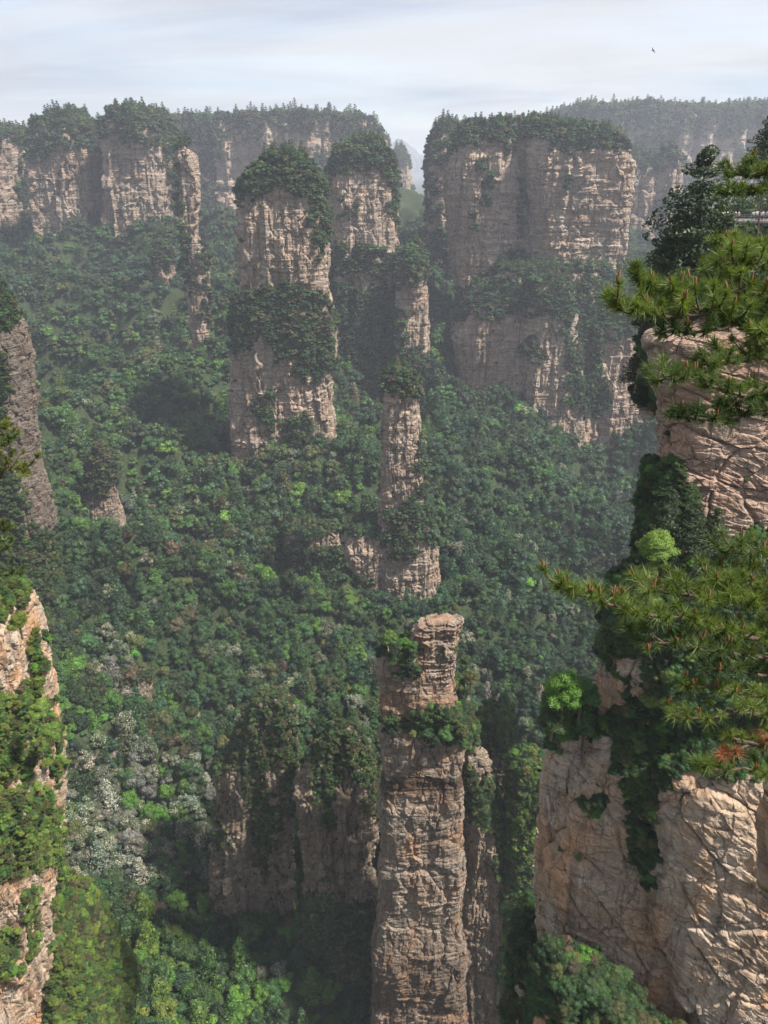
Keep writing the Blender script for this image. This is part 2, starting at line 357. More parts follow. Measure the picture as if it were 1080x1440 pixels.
TINTS = {
 'dark': (0.030, 0.058, 0.020), 'mid': (0.050, 0.105, 0.032), 'spring': (0.085, 0.175, 0.028), 'olive': (0.080, 0.094, 0.030),
 'brown': (0.10, 0.078, 0.045), 'white': (0.25, 0.245, 0.22), 'teal': (0.034, 0.078, 0.040), 'lime': (0.13, 0.185, 0.034), 'grey': (0.16, 0.175, 0.13)}
WORDS = {'dark': 'dark green', 'mid': 'mid green', 'spring': 'fresh bright green', 'olive': 'olive green', 'brown': 'brownish', 'white': 'white flowering',
         'teal': 'deep bluish green', 'lime': 'yellow green', 'grey': 'pale grey green'}
PLACE = []   # dicts: p, s, rz, proto, tint, tn, zone
RNG = np.random.default_rng(7)
def place(p, s, det, tn, zone, sz=1.0, conif=0.0):
    if conif and RNG.random() < conif:
        pr = ('ncon%d' if det == 'near' else 'con%d') % RNG.integers(2)
    else:
        pr = det + str(RNG.integers(4))
    b = np.array(TINTS[tn]) * RNG.uniform(0.62, 1.5) * (1 + RNG.normal(0, 0.07, 3))
    PLACE.append(dict(p=np.asarray(p, float), s=float(s), sz=sz * RNG.uniform(0.85, 1.2), rz=RNG.uniform(0, 6.28), pr=pr, t=b, tn=tn, z=zone))
def pick(mix):
    r = RNG.random() * sum(w for _, w in mix)
    for n, w in mix:
        r -= w
        if r <= 0: return n
    return mix[-1][0]
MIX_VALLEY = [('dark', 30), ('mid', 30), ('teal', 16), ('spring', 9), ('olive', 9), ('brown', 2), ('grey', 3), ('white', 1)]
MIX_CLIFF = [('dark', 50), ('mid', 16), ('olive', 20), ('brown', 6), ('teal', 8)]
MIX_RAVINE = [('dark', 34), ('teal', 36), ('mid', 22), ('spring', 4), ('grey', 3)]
MIX_SUNNY = [('mid', 26), ('olive', 22), ('lime', 22), ('spring', 20), ('dark', 8), ('brown', 4)]

# ------------------------------------------------------------------ rock builder
ALLROCK = []      # world vertex arrays, used for a rough depth map
def loop_param(nexp, nu, front=0.72):
    a = np.linspace(0, 2 * np.pi, 4001)[:-1]
    c, s = np.cos(a), np.sin(a)
    x = np.sign(c) * np.abs(c) ** (2 / nexp); y = np.sign(s) * np.abs(s) ** (2 / nexp)
    X = np.append(x, x[0]); Y = np.append(y, y[0])
    ds = np.hypot(np.diff(X), np.diff(Y)); w = ds * np.where(0.5 * (Y[1:] + Y[:-1]) < 0.35, front, 1 - front)
    cum = np.concatenate([[0], np.cumsum(w)]); tt = np.linspace(0, cum[-1], nu + 1)[:-1]
    return np.interp(tt, cum, X), np.interp(tt, cum, Y)
def rock(rows, Y, depth, nexp=3.2, seed=0, res=1.3, prof=None, amp=1.0, flute=1.0, strata=1.0, block=1.0, bs=5.0, dome=0.0, tilt=0.0, lean=0.0, smooth_rows=True, zsink=0, facet=False):
    """solid rock tower. rows = [(py, pxl, pxr)] top to bottom on the plane at distance Y"""
    rows = sorted(rows, key=lambda r: -r[0])
    # heights are read on the front plane; each side edge on the depth where its outline is seen
    rr = np.array(rows, float); wid = rr[:, 2] - rr[:, 1]
    bl = depth / 2 * (0.35 + 0.65 * wid / wid.max()); Yr = Y + depth / 2 - bl
    if rr[-1, 0] > 500: Yr[-1] = Y + depth / 2 + bl[-1] * 0.8
    zf = np.array([W(540, r[0], yy_)[2] for r, yy_ in zip(rows, Yr)])
    for k in range(len(zf) - 2, -1, -1): zf[k] = min(zf[k], zf[k + 1] - 0.25)
    z = np.unique(np.concatenate([np.linspace(zf[0], zf[-1], 160), zf]))
    def side(col, Ye):
        P = np.stack([z * 0, z * 0 + Ye, z], 1); _, pe, de = proj(P)
        lvl = np.interp(z, zf, -rr[:, 0])          # row met at this height on the front
        return (np.interp(0.5 * lvl - 0.5 * pe if rr[-1, 0] > 500 else -pe, -rr[:, 0], rr[:, col]) - 540) / FPX * de
    mid = (rr[:, 1] + rr[:, 2]) / 2 > 540
    xl = side(1, Y + depth * (0.55 if rr[:, 1].mean() > 540 else 0.25)); xr = side(2, Y + depth * (0.25 if rr[:, 2].mean() > 540 else 0.55))
    xr = np.maximum(xr, xl + 0.5); z = z.copy(); z[0] -= zsink
    pxm = FPX / (Y * 1.25)
    nv = int(max(40, min(620, (z[-1] - z[0]) * pxm / res))); wmax = (xr - xl).max()
    nu = int(max(60, min(900, (wmax + depth * 0.6) * 1.9 * pxm / res)))
    zz = np.linspace(z[0], z[-1], nv); XL = np.interp(zz, z, xl); XR = np.interp(zz, z, xr)
    if smooth_rows:
        k = max(1, nv // 60); ker = np.ones(2 * k + 1) / (2 * k + 1)
        XL = np.convolve(np.pad(XL, k, 'edge'), ker, 'valid'); XR = np.convolve(np.pad(XR, k, 'edge'), ker, 'valid')
    ux, uy = loop_param(nexp, nu)
    cx = (XL + XR) / 2; a = (XR - XL) / 2; a0 = a.max()
    b = depth / 2 * (0.35 + 0.65 * a / a0)
    X = cx[:, None] + a[:, None] * ux[None]; Yy = (Y + depth / 2 + lean * (zz - z[0]))[:, None] + b[:, None] * uy[None]
    Z = np.repeat(zz[:, None], nu, 1)
    if prof is not None:
        px_ = np.array([W(q[0], q[1], Y)[0] for q in prof]); pz_ = np.array([W(q[0], q[1], Y)[2] for q in prof])
        zt = np.interp(X[-1], px_, pz_); Z = z[0] + (Z - z[0]) / (z[-1] - z[0]) * (zt[None] - z[0])
    nx = ux / np.maximum(a[:, None], 1); ny = uy / np.maximum(b[:, None], 1)
    tx = np.roll(X, -1, 1) - np.roll(X, 1, 1); ty = np.roll(Yy, -1, 1) - np.roll(Yy, 1, 1)
    nn = np.hypot(tx, ty) + 1e-9; nx = ty / nn; ny = -tx / nn
    P = np.stack([X.ravel(), Yy.ravel(), Z.ravel()], 1)
    h = min(a0 * 2, 60)
    s1 = seed * 7.7
    Q = P.copy(); Q[:, 2] += tilt * Q[:, 0]
    f1 = fbm(Q * np.array([1, 1, 0.12]) / (bs * 2.6) + s1, seed, 4)                       # flutes
    f1 = -np.abs(f1) * 1.6 + 0.3
    f2 = -np.abs(fbm(Q * np.array([1, 1, 0.09]) / (bs * 1.0) + s1 * 2, seed + 3, 3)) * 2 + 0.4
    low = fbm(Q / (bs * 7) + s1, seed + 5, 3)
    zs = Q[:, 2] / bs * 1.5 + 0.5 * fbm(Q / (bs * 3), seed + 6, 3)
    st = vn(np.stack([Q[:, 0] / (bs * 5), Q[:, 1] / (bs * 5), zs * 1.3], 1), seed + 8) + 0.6 * vn(np.stack([Q[:, 0] / (bs * 2.5), Q[:, 1] / (bs * 2.5), zs * 3.3], 1), seed + 9)
    st = np.tanh(st * 2.2)
    qq = Q * np.array([0.55, 0.55, 0.26]) / bs * 1.0; qq = qq + 0.25 * np.stack([vn(Q / bs * 0.9 + j * 9, seed + 20 + j) for j in range(3)], 1)
    cr1, ed1 = worley(qq, seed + 30)
    cr2, ed2 = worley(qq * 2.4 + 3, seed + 40)
    fine = fbm(Q / (bs * 0.45), seed + 50, 4)
    if block > 1: fine = fine + 1.3 * (worley(qq * np.array([6, 6, 9.0]), seed + 45)[0] - 0.5)
    disp = bs * (0.50 * flute * f1 + 0.26 * flute * f2 + 0.55 * low * amp + 0.06 * strata * st * (0.35 + np.clip(0.9 * fbm(Q / (bs * 2.2), seed + 11, 2) + 0.6, 0, 1.3)) + block * (0.55 * (cr1 - 0.5) + 0.26 * (cr2 - 0.5) - 0.16 * np.exp(-(ed1 / 0.07) ** 2)) + 0.12 * fine)
    if facet:
        tl = tilt + 1e-3; nl = math.hypot(1, tl); al = (P[:, 0] - tl * P[:, 2]) / nl; ac_ = (P[:, 2] + tl * P[:, 0]) / nl
        wv = np.stack([fbm(P / (bs * 1.5), seed + 80 + j, 3) for j in range(2)], 1)
        cq = np.stack([al * 0.30 / bs + 0.10 * wv[:, 0], P[:, 1] * 0.45 / bs, ac_ * 0.62 / bs + 0.10 * wv[:, 1]], 1)
        c1, e1 = worley(cq, seed + 81); c2, e2 = worley(cq * 2.3 + 5, seed + 82); c3, e3 = worley(cq * np.array([5, 5, 7.5]), seed + 83)
        tt = ac_ / (bs * 0.42) + 0.9 * wv[:, 1] + 1.3 * fbm(P / (bs * 5), seed + 84, 2); saw = tt - np.floor(tt); msk = np.clip(0.5 + 1.4 * fbm(P / (bs * 2), seed + 85, 2), 0, 1)
        hq = fbm(P * np.array([1, 1, 0.25]) / (bs * 3.2) + s1, seed + 86, 3)
        disp = bs * (0.6 * amp * low + 0.36 * flute * (np.round(hq * 5) / 5) + 0.30 * (c1 - 0.5) + 0.17 * (c2 - 0.5) + 0.06 * (c3 - 0.5) - 0.20 * np.exp(-(e1 / 0.05) ** 2) - 0.06 * np.exp(-(e2 / 0.06) ** 2) + 0.045 * strata * (saw - 0.5) * msk + 0.05 * fbm(Q / (bs * 0.3), seed + 87, 3))
    lim = np.repeat(np.minimum(a, b)[:, None], nu, 1).ravel() * 0.5
    disp = np.clip(disp, -lim, lim)
    P[:, 0] += nx.ravel() * disp; P[:, 1] += ny.ravel() * disp
    # strata also push vertical jitter so that ledge lips are not level
    P[:, 2] += bs * 0.12 * fbm(Q / (bs * 1.5), seed + 60, 3)
    V = P.reshape(nv, nu, 3); i = np.arange(nv - 1)[:, None] * nu; j = np.arange(nu)[None]; j2 = (j + 1) % nu
    F = np.stack([i + j, i + j2, i + nu + j2, i + nu + j], -1).reshape(-1, 4)
    # top: rings shrinking towards the axis
    top = V[-1]; c = top.mean(0); nr = max(6, int(min(40, min(wmax, depth) / 2 * pxm / res / 2))); rings = []
    for r in range(1, nr + 1):
        f = 1 - r / nr; f = max(f, 0.004); ring = c + (top - c) * f; ring[:, 2] = top[:, 2] * f + (1 - f) * c[2]
        ring[:, 2] += dome * (1 - f * f) + bs * 0.25 * fbm(ring / (bs * 1.2), seed + 70, 3) * min(1, r / 3)
        rings.append(ring)
    o = nv * nu - nu; T = np.concatenate(rings)
    Ft = []
    base = o
    for r in range(nr):
        nb = nv * nu + r * nu
        Ft.append(np.stack([base + np.arange(nu), base + (np.arange(nu) + 1) % nu, nb + (np.arange(nu) + 1) % nu, nb + np.arange(nu)], 1)); base = nb
    return np.concatenate([P, T]), np.concatenate([F] + Ft), len(F)

def face_data(V, F):
    A = V[F[:, 0]]; B = V[F[:, 1]]; C = V[F[:, 2]]; D = V[F[:, 3]]
    n = np.cross(C - A, D - B); ar = np.linalg.norm(n, axis=1) / 2 + 1e-9; n = n / (2 * ar[:, None])
    return (A + B + C + D) / 4, n, ar
def scatter(V, F, ns, zone, det, size, spacing, polys=(), mix=MIX_CLIFF, top=True, topz=0.55, conif=0.25, ledge=0.10, avoid=(), nolow=None, edge=7, topsize=1.0, jitter=0.0, out=0.12):
    C, n, ar = face_data(V, F)
    # target one plant per spacing^2 of surface (polygons) ; ledges get a fraction
    px, py, d = proj(C)
    e = fbm(np.stack([px / edge / 1.6, py / edge / 1.6, px * 0], 1), 77, 3) * edge * 2.2; e2 = fbm(np.stack([px / edge / 1.6, py / edge / 1.6, px * 0 + 9], 1), 87, 3) * edge * 2.2
    facing = (C * n).sum(1) < 0
    m = np.zeros(len(C))
    for pl in polys: m[inpoly(px + e, py + e2, pl) & facing] = 1
    istp = np.arange(len(C)) >= ns - int(ns * 0.01)
    if top: m[istp & (n[:, 2] > 0.35)] = 1
    if ledge:
        low = fbm(C * np.array([1, 1, 2.5]) / (spacing * 4), 91, 3)
        m = np.maximum(m, np.where((n[:, 2] > 0.12) & (low > 0.05), ledge, 0))
    for pl in avoid: m[inpoly(px, py, pl) & facing] = 0
    pr = m * ar / spacing ** 2
    cnt = RNG.poisson(pr)
    ids = np.repeat(np.arange(len(C)), cnt)
    for k in ids:
        p = C[k] + RNG.normal(0, spacing * 0.2, 3)
        istop = istp[k]
        s = size * RNG.uniform(0.55, 1.3) * (topsize if istop else 1)
        if m[k] < 0.9: s *= 0.55
        p = p + n[k] * s * out - np.array([0, 0, s * (0.2 if det == 'far' else 0.4)])
        place(p, s, det, pick(mix), zone, 0.9 if not istop else 1.05, conif if istop else conif * 0.3)
def rock_thing(name, parts, material, label, cat='rock pillar', kind=None, group=None):
    """several overlapping solids of one rock, one mesh"""
    acc = Acc()
    for V, F, _n in parts: acc.add(V, F)
    V, F = acc.get(); ALLROCK.append(V)
    Vb, b = rebase(V); me = mesh_np(name, Vb, F, material, False)
    o = link(name, me, loc=tuple(b))
    if kind: tag(o, label, None, None, kind)
    else: tag(o, label, cat, group)
    return o

# ------------------------------------------------------------------ terrain
CTRL = [  # (px, py, Y)
 (-200,330,760),(0,345,740),(100,350,735),(200,350,730),(280,345,760),(330,330,800),
 (0,400,660),(100,420,650),(200,430,640),(300,400,690),
 (60,500,560),(150,500,570),(250,520,540),(310,560,500),
 (-100,600,420),(60,600,450),(150,600,465),(250,620,450),(310,660,430),
 (70,750,340),(150,720,370),(250,740,365),(330,730,380),
 (60,850,290),(150,850,300),(250,850,310),(350,840,325),
 (90,1000,240),(170,1000,252),(260,1000,262),(340,960,275),
 (110,1150,205),(200,1120,217),(280,1150,212),
 (150,1280,178),(230,1250,190),(300,1290,180),
 (200,1400,150),(300,1380,158),(400,1420,158),(480,1450,160),(600,1580,150),(660,1560,155),(400,1320,165),
 (380,790,352),(450,820,335),(500,870,315),(420,900,300),(480,960,280),(520,1050,252),
 (380,1000,265),
 (560,600,520),(620,480,600),(620,420,680),(600,330,850),(575,280,980),
 (620,600,470),(640,700,420),(640,800,370),(640,900,325),(660,1000,290),(720,1100,255),
 (700,592,515),(700,700,430),(700,820,365),(720,950,310),
 (780,690,482),(780,750,425),(790,880,345),(780,1000,290),
 (860,730,470),(880,780,420),(880,900,350),(930,600,540),(950,500,600),(950,420,700),(1000,400,800),(1100,500,620),
 (730,1200,225),(650,1300,185),(740,1380,160),
 (350,1440,146),
]
cp = np.array([W(*c) for c in CTRL])
extra = [(-600, 300, -60), (-650, 600, -40), (-500, 120, -100), (-260, 60, -90), (-700, 900, -70), (0, 1100, -90), (500, 1100, -80), (900, 900, -60), (700, 500, -100), (700, 200, -60), (350, 80, -110),
         (0, 60, -215), (-60, 20, -205), (60, 20, -200), (0, -150, -200), (-300, -150, -120), (300, -150, -120), (110, 110, -190), (-110, 90, -190), (0, 1600, -90), (-900, 1500, -80), (900, 1500, -70)]
cp = np.concatenate([cp, np.array(extra, float)])
def _k(r): return r
D_ = np.sqrt(((cp[:, None, :2] - cp[None, :, :2]) ** 2).sum(-1))
A_ = np.zeros((len(cp) + 3,) * 2); A_[:len(cp), :len(cp)] = _k(D_) + np.eye(len(cp)) * (-6.0)
A_[:len(cp), -3:] = np.c_[np.ones(len(cp)), cp[:, :2] / 100]; A_[-3:, :len(cp)] = A_[:len(cp), -3:].T
w_ = np.linalg.solve(A_, np.r_[cp[:, 2], 0, 0, 0])
def ground(x, y):
    x = np.atleast_1d(np.asarray(x, float)); y = np.atleast_1d(np.asarray(y, float))
    xc = np.clip(x, -900, 1000); yc = np.clip(y, -200, 1600); out = np.empty(len(x))
    for s in range(0, len(x), 20000):
        e_ = slice(s, s + 20000)
        r = np.sqrt((xc[e_, None] - cp[None, :, 0]) ** 2 + (yc[e_, None] - cp[None, :, 1]) ** 2)
        out[e_] = r @ w_[:len(cp)] + w_[-3] + w_[-2] * xc[e_] / 100 + w_[-1] * yc[e_] / 100
    P = np.stack([x, y, x * 0], 1)
    amp = np.clip((y - 100) / 200, 0.3, 1.3)
    rid = -np.abs(fbm(P / 100 + 4.2, 3, 3)) * 54 + 13
    out = out + amp * (rid + 9 * fbm(P / 38, 5, 3) + 2.5 * fbm(P / 12, 6, 2))
    return out
gx = np.concatenate([-np.geomspace(9000, 620, 16), np.linspace(-600, 700, 300), np.geomspace(720, 9000, 16)])
gy = np.concatenate([-np.geomspace(6000, 230, 10), np.linspace(-200, 1150, 330), np.geomspace(1170, 12000, 20)])
GX, GY = np.meshgrid(gx, gy, indexing='ij'); GZ = ground(GX.ravel(), GY.ravel())
# far from the valley the land settles to one level
farf = np.clip((np.hypot(GX.ravel() * 0.9, GY.ravel() - 500) - 900) / 900, 0, 1)
GZ = GZ * (1 - farf) + farf * -95
V = np.stack([GX.ravel(), GY.ravel(), GZ], 1); n2 = len(gy); i = np.arange(len(gx) - 1)[:, None] * n2; j = np.arange(n2 - 1)[None]
F = np.stack([i + j, i + n2 + j, i + n2 + j + 1, i + j + 1], -1).reshape(-1, 4)
g = link('ground', mesh_np('ground', V, F, M_soil, True)); tag(g, 'forested valley floor and slopes below the cliffs', None, None, 'structure')
ALLROCK.append(V[(np.abs(V[:, 0]) < 900) & (V[:, 1] > 80) & (V[:, 1] < 1200)])

# ------------------------------------------------------------------ rock towers and cliffs
# C : mesa blocks at upper left
p = rock([(166,62,118),(180,42,134),(215,36,141),(300,46,146),(345,54,150),(430,40,165)], 740, 95, 5, 1, 1.3, bs=7, flute=0.9)
rock_thing('mesa', [p], M_far, 'broad flat topped mesa with banded pale cliff at the upper left', 'mesa')
scatter(*p, 'left_mesa', 'far', 3.6, 3.2, [[(28,140),(147,140),(147,222),(120,212),(100,226),(85,205),(62,222),(45,236),(28,220)], [(40,335),(100,345),(170,350),(170,440),(30,440)]], topsize=1.05, conif=0.55, ledge=0.12)
p = rock([(163,155,215),(176,144,236),(205,146,246),(330,150,256),(430,150,262)], 732, 90, 4.5, 2, 1.3, bs=7, flute=1.3)
rock_thing('mesa', [p], M_far, 'second mesa from the left, streaked pink cliff with wooded shoulder', 'mesa')
scatter(*p, 'second_mesa', 'far', 3.6, 3.2, [[(140,140),(255,150),(262,300),(244,300),(232,225),(205,202),(150,198),(140,190)], [(170,350),(186,330),(215,312),(262,318),(262,440),(165,440)]], topsize=1.05, conif=0.5, ledge=0.12)
p = rock([(188,-40,34),(205,-60,42),(340,-60,48),(420,-70,60)], 800, 110, 4, 3, 1.4, bs=8)
rock_thing('mesa', [p], M_far, 'hazy grey mesa cut by the left edge of the view', 'mesa')
scatter(*p, 'edge_mesa', 'far', 3.8, 3.6, [[(-60,170),(50,170),(50,205),(-60,215)], [(-60,320),(60,330),(60,440),(-60,440)], [(20,225),(48,230),(50,300),(30,300)]], conif=0.5)
# D : slender spires
p = rock([(203,246,264),(218,247,275),(262,250,281),(330,252,279),(350,255,290),(400,262,294),(470,268,294),(505,270,292),(560,262,300)], 565, 16, 2.6, 4, 1.2, bs=4, amp=0.6)
rock_thing('rock_spire', [p], M_far, 'tall thin rock spire with sunlit right edge beside the left mesas', 'rock spire')
scatter(*p, 'slender_spire', 'far', 2.8, 2.6, [[(225,190),(270,195),(262,215),(252,222),(256,330),(240,335)], [(250,332),(268,335),(272,420),(258,470),(250,420)], [(284,335),(300,340),(303,460),(292,480)], [(262,500),(300,500),(305,570),(255,570)]], conif=0.3)
p = rock([(345,220,236),(368,214,246),(430,220,243),(500,214,250)], 640, 15, 2.6, 5, 1.3, bs=4, amp=0.6)
rock_thing('rock_spire', [p], M_far, 'short stubby rock spire left of the tall thin spire', 'rock spire')
scatter(*p, 'stubby_spire', 'far', 2.8, 2.4, [[(205,330),(250,330),(250,368),(236,380),(222,372),(205,400)], [(205,430),(255,430),(255,510),(205,510)]], conif=0.3)
# B : plateau behind
pB = rock([(165,200,545),(300,190,552),(420,180,560)], 1080, 220, 7, 6, 1.5, prof=[(150,176),(230,170),(300,168),(350,165),(420,160),(455,163),(480,168),(510,166),(530,173),(540,190),(548,215)], bs=11, flute=1.9, amp=1.6)
rock_thing('plateau', [pB], M_far, 'long wooded plateau with streaked grey cliffs behind the towers', 'plateau')
scatter(*pB, 'back_plateau', 'far', 4.4, 4.6, [[(190,150),(550,150),(552,196),(520,200),(500,190),(482,200),(440,178),(415,196),(385,182),(355,200),(330,186),(305,205),(300,330),(280,330),(270,210),(190,215)], [(405,235),(440,228),(470,232),(470,330),(400,330)],
        [(190,300),(600,300),(600,430),(190,430)], [(498,200),(512,196),(515,250),(500,250)]], conif=0.3, ledge=0.2, topsize=1.1)
# far peaks in the gap
p = rock([(200,556,568),(206,550,580),(225,543,598),(262,535,606),(300,520,620)], 6500, 600, 2.2, 7, 1.5, bs=42, dome=25)
rock_thing('hills', [p], M_hill, 'pale blue peak on the horizon in the gap', kind='structure')
p = rock([(213,558,566),(222,551,575),(250,548,580),(310,545,584)], 1500, 60, 2.5, 8, 1.4, bs=9)
rock_thing('rock_spire', [p], M_far, 'hazy pointed spire in the gap below the distant peak', 'rock spire')
scatter(*p, 'gap_spire', 'far', 5, 4.5, [[(540,205),(590,205),(590,240),(575,245),(560,235),(540,245)], [(540,270),(590,262),(590,320),(540,320)]], conif=0.6)
# E : tower left of centre
pE = rock([(226,382,420),(238,350,442),(262,330,456),(300,330,460),(360,331,460),(405,335,461),(425,328,468),(450,325,470),(520,322,469),(600,322,468),(640,326,468),(700,318,482),(780,312,505),(860,300,520)], 420, 62, 3.4, 9, 1.15, bs=4.2, flute=1.15, strata=1.1, zsink=10)
rock_thing('rock_pillar', [pE], M_mid, 'massive shrub banded sandstone tower left of centre', 'rock pillar')
scatter(*pE, 'big_tower', 'far', 2.4, 1.95, [[(315,215),(462,215),(464,275),(455,290),(440,276),(425,284),(400,270),(360,284),(325,288)], [(442,285),(468,285),(468,335),(456,360),(448,380),(445,340)],
        [(318,425),(350,412),(385,402),(425,406),(468,430),(475,505),(448,520),(430,508),(405,500),(392,512),(372,476),(340,500),(318,480)], [(352,568),(378,562),(388,592),(372,612),(356,590)], [(398,598),(430,580),(445,600),(432,625),(405,622)], [(410,512),(470,500),(470,530),(415,536)],
        [(346,668),(385,650),(415,628),(450,640),(476,625),(540,700),(540,900),(290,900),(300,700),(330,640),(345,668)]], topsize=1.0, conif=0.35, ledge=0.07, avoid=[[(341,695),(352,690),(358,728),(346,732)]])
# F : middle tower behind
pF1 = rock([(203,495,530),(216,470,548),(250,458,555),(350,456,560),(420,455,565),(560,455,600)], 560, 60, 3.4, 10, 1.2, bs=5, flute=0.8)
pF2 = rock([(352,573,590),(372,562,597),(420,556,600),(490,555,603),(600,550,606)], 545, 30, 3, 11, 1.2, bs=4.5)
rock_thing('rock_pillar', [pF1, pF2], M_mid, 'middle sandstone tower with stepped right shoulder behind the big tower', 'rock pillar')
scatter(*pF1, 'middle_tower', 'far', 2.7, 2.3, [[(450,195),(565,195),(562,248),(545,256),(520,240),(480,252),(460,262),(450,240)], [(450,345),(480,352),(520,348),(570,360),(570,392),(530,398),(500,385),(450,400)], [(450,398),(560,410),(610,500),(610,600),(450,600)], [(545,240),(565,240),(565,350),(553,330)], [(480,288),(510,290),(505,308),(485,306)]], conif=0.35, ledge=0.1)
scatter(*pF2, 'middle_tower', 'far', 3.1, 2.6, [[(550,345),(606,345),(606,385),(592,400),(565,402),(552,420)], [(545,490),(612,494),(612,620),(540,620)], [(552,440),(566,440),(566,500),(552,500)]], conif=0.35)
# G : slender central pillar
pG = rock([(522,556,574),(540,543,586),(570,538,590),(640,536,594),(708,535,597),(745,532,606),(780,528,616),(830,532,619),(880,540,622),(960,540,640)], 330, 24, 3.0, 12, 1.1, bs=2.8, amp=0.5, flute=0.7)
pG2 = rock([(738,508,548),(750,486,555),(775,480,560),(810,496,565),(870,515,570),(940,515,580)], 332, 22, 3.0, 13, 1.1, bs=2.8)
pG3 = rock([(736,402,468),(748,396,478),(770,404,482),(830,410,490),(880,420,500)], 372, 20, 3.6, 14, 1.2, bs=3.0)
rock_thing('rock_pillar', [pG, pG2], M_mid, 'slim square sided rock pillar rising in the centre with shrubby waist', 'rock pillar')
rock_thing('rock_outcrop', [pG3], M_mid, 'low pale rock wall at the foot of the big tower', 'rock outcrop')
scatter(*pG, 'centre_pillar', 'far', 2.2, 1.7, [[(530,510),(595,510),(596,545),(586,562),(572,552),(556,560),(544,550),(530,552)], [(540,722),(565,708),(600,715),(616,745),(614,768),(590,765),(575,792),(552,785),(540,750)], [(566,838),(585,832),(600,860),(604,880),(640,900),(640,980),(520,980),(530,900),(560,870)], [(600,600),(600,720),(594,700),(590,610)]], conif=0.25, ledge=0.04)
scatter(*pG2, 'centre_pillar', 'far', 2.4, 1.8, [[(475,728),(512,732),(522,742),(500,744),(478,750)], [(470,812),(510,806),(530,828),(546,846),(550,960),(480,960)]], conif=0.2)
scatter(*pG3, 'foot_wall', 'far', 2.6, 2.0, [[(390,725),(475,725),(482,742),(450,746),(420,740),(392,744)], [(395,775),(420,762),(450,775),(490,765),(505,900),(395,900)]], conif=0.2)
# H : large mesa right of centre
HP = [(620,200),(640,184),(670,172),(700,172),(740,176),(800,180),(850,186),(880,196),(900,215)]
pH1 = rock([(180,650,722),(205,638,726),(232,632,728),(300,634,728),(400,642,728),(470,650,735),(560,655,745)], 590, 60, 4, 15, 1.15, bs=5.0, strata=1.6, flute=1.2)
pH2 = rock([(176,690,780),(215,690,785),(300,688,785),(400,700,790),(520,700,800)], 600, 70, 4, 16, 1.2, bs=5.0, strata=1.6, flute=1.2)
pH3 = rock([(178,745,868),(196,736,888),(215,734,895),(250,735,892),(300,740,886),(360,745,876),(410,748,880),(560,750,890)], 575, 75, 5, 17, 1.1, bs=5.0, strata=1.9, flute=0.8, prof=[(720,176),(760,176),(820,180),(860,188),(885,200),(898,214)])
pH4 = rock([(385,700,860),(410,668,885),(450,640,900),(470,634,902),(540,648,906),(600,660,908),(640,690,908),(720,680,912),(800,690,916)], 545, 70, 4.5, 18, 1.15, bs=5.0, strata=1.3, flute=1.2)
pH5 = rock([(400,745,800),(440,738,810),(520,735,815),(600,738,822),(660,740,830)], 532, 34, 3.4, 19, 1.15, bs=4.5, flute=1.3)
rock_thing('mesa', [pH1, pH2, pH3, pH4, pH5], M_mid, 'huge layered sandstone mesa right of centre with a flat wooded top', 'mesa')
HM = [('dark', 46), ('mid', 16), ('olive', 14), ('teal', 20), ('brown', 4)]
capH = [[(600,150),(910,150),(905,198),(880,220),(850,210),(815,224),(775,204),(740,200),(715,212),(690,203),(665,210),(640,220),(615,226)]]
for q, pls in ((pH1, [[(640,405),(665,395),(690,385),(712,362),(735,352),(760,430),(750,470),(635,470)], [(660,300),(680,306),(682,326),(664,328)], [(676,232),(690,240),(690,300),(680,300)]]), (pH2, [[(704,372),(728,350),(746,362),(772,412),(800,430),(800,560),(690,560)], [(722,250),(738,250),(738,335),(726,335)]]),
               (pH3, [[(770,410),(800,385),(835,392),(872,368),(890,372),(895,560),(770,560)], [(800,255),(804,262),(790,262)]]),
               (pH4, [[(640,410),(700,392),(750,404),(752,430),(730,450),(712,442),(690,454),(660,446),(636,456)], [(775,430),(800,405),(840,385),(900,400),(905,465),(885,480),(858,475),(848,520),(860,555),(852,585),(835,592),(808,560),(792,520),(780,470)],
                      [(738,488),(752,480),(760,500),(752,520),(744,530),(737,510)], [(892,380),(918,400),(918,800),(895,800),(896,660),(905,560),(900,500)], [(640,560),(672,572),(700,570),(735,602),(775,608),(800,625),(835,640),(880,652),(925,660),(930,820),(640,820)], [(775,540),(785,536),(790,575),(778,575)]]),
               (pH5, [[(735,395),(800,395),(815,440),(800,470),(770,440),(745,450)], [(742,480),(756,476),(762,500),(748,528),(740,505)], [(790,470),(818,480),(825,600),(800,560)], [(730,596),(772,606),(800,622),(835,640),(835,680),(720,680)]])):
    scatter(*q, 'big_mesa', 'far', 2.7, 2.4, (capH if q is not pH4 and q is not pH5 else []) + pls, mix=HM, conif=0.35, ledge=0.05, avoid=[[(820,665),(850,668),(862,690),(838,690)], [(735,500),(775,530),(800,590),(835,618),(888,634),(888,656),(830,646),(770,612),(735,598)], [(876,478),(906,488),(902,560),(884,640),(864,622),(874,540)]], topsize=1.0, topz=0.6)
p = rock([(182,618,640),(196,608,652),(230,604,658),(300,602,662),(400,600,668),(480,596,672)], 720, 70, 3.2, 20, 1.3, bs=6)
rock_thing('rock_pillar', [p], M_far, 'hazy dark tower tucked behind the left side of the large mesa', 'rock pillar')
scatter(*p, 'behind_tower', 'far', 3.8, 3.2, [[(598,170),(660,170),(660,228),(640,236),(622,228),(600,240)], [(600,330),(670,310),(670,500),(590,500)], [(598,240),(612,240),(616,320),(600,320)]], conif=0.5, ledge=0.15)
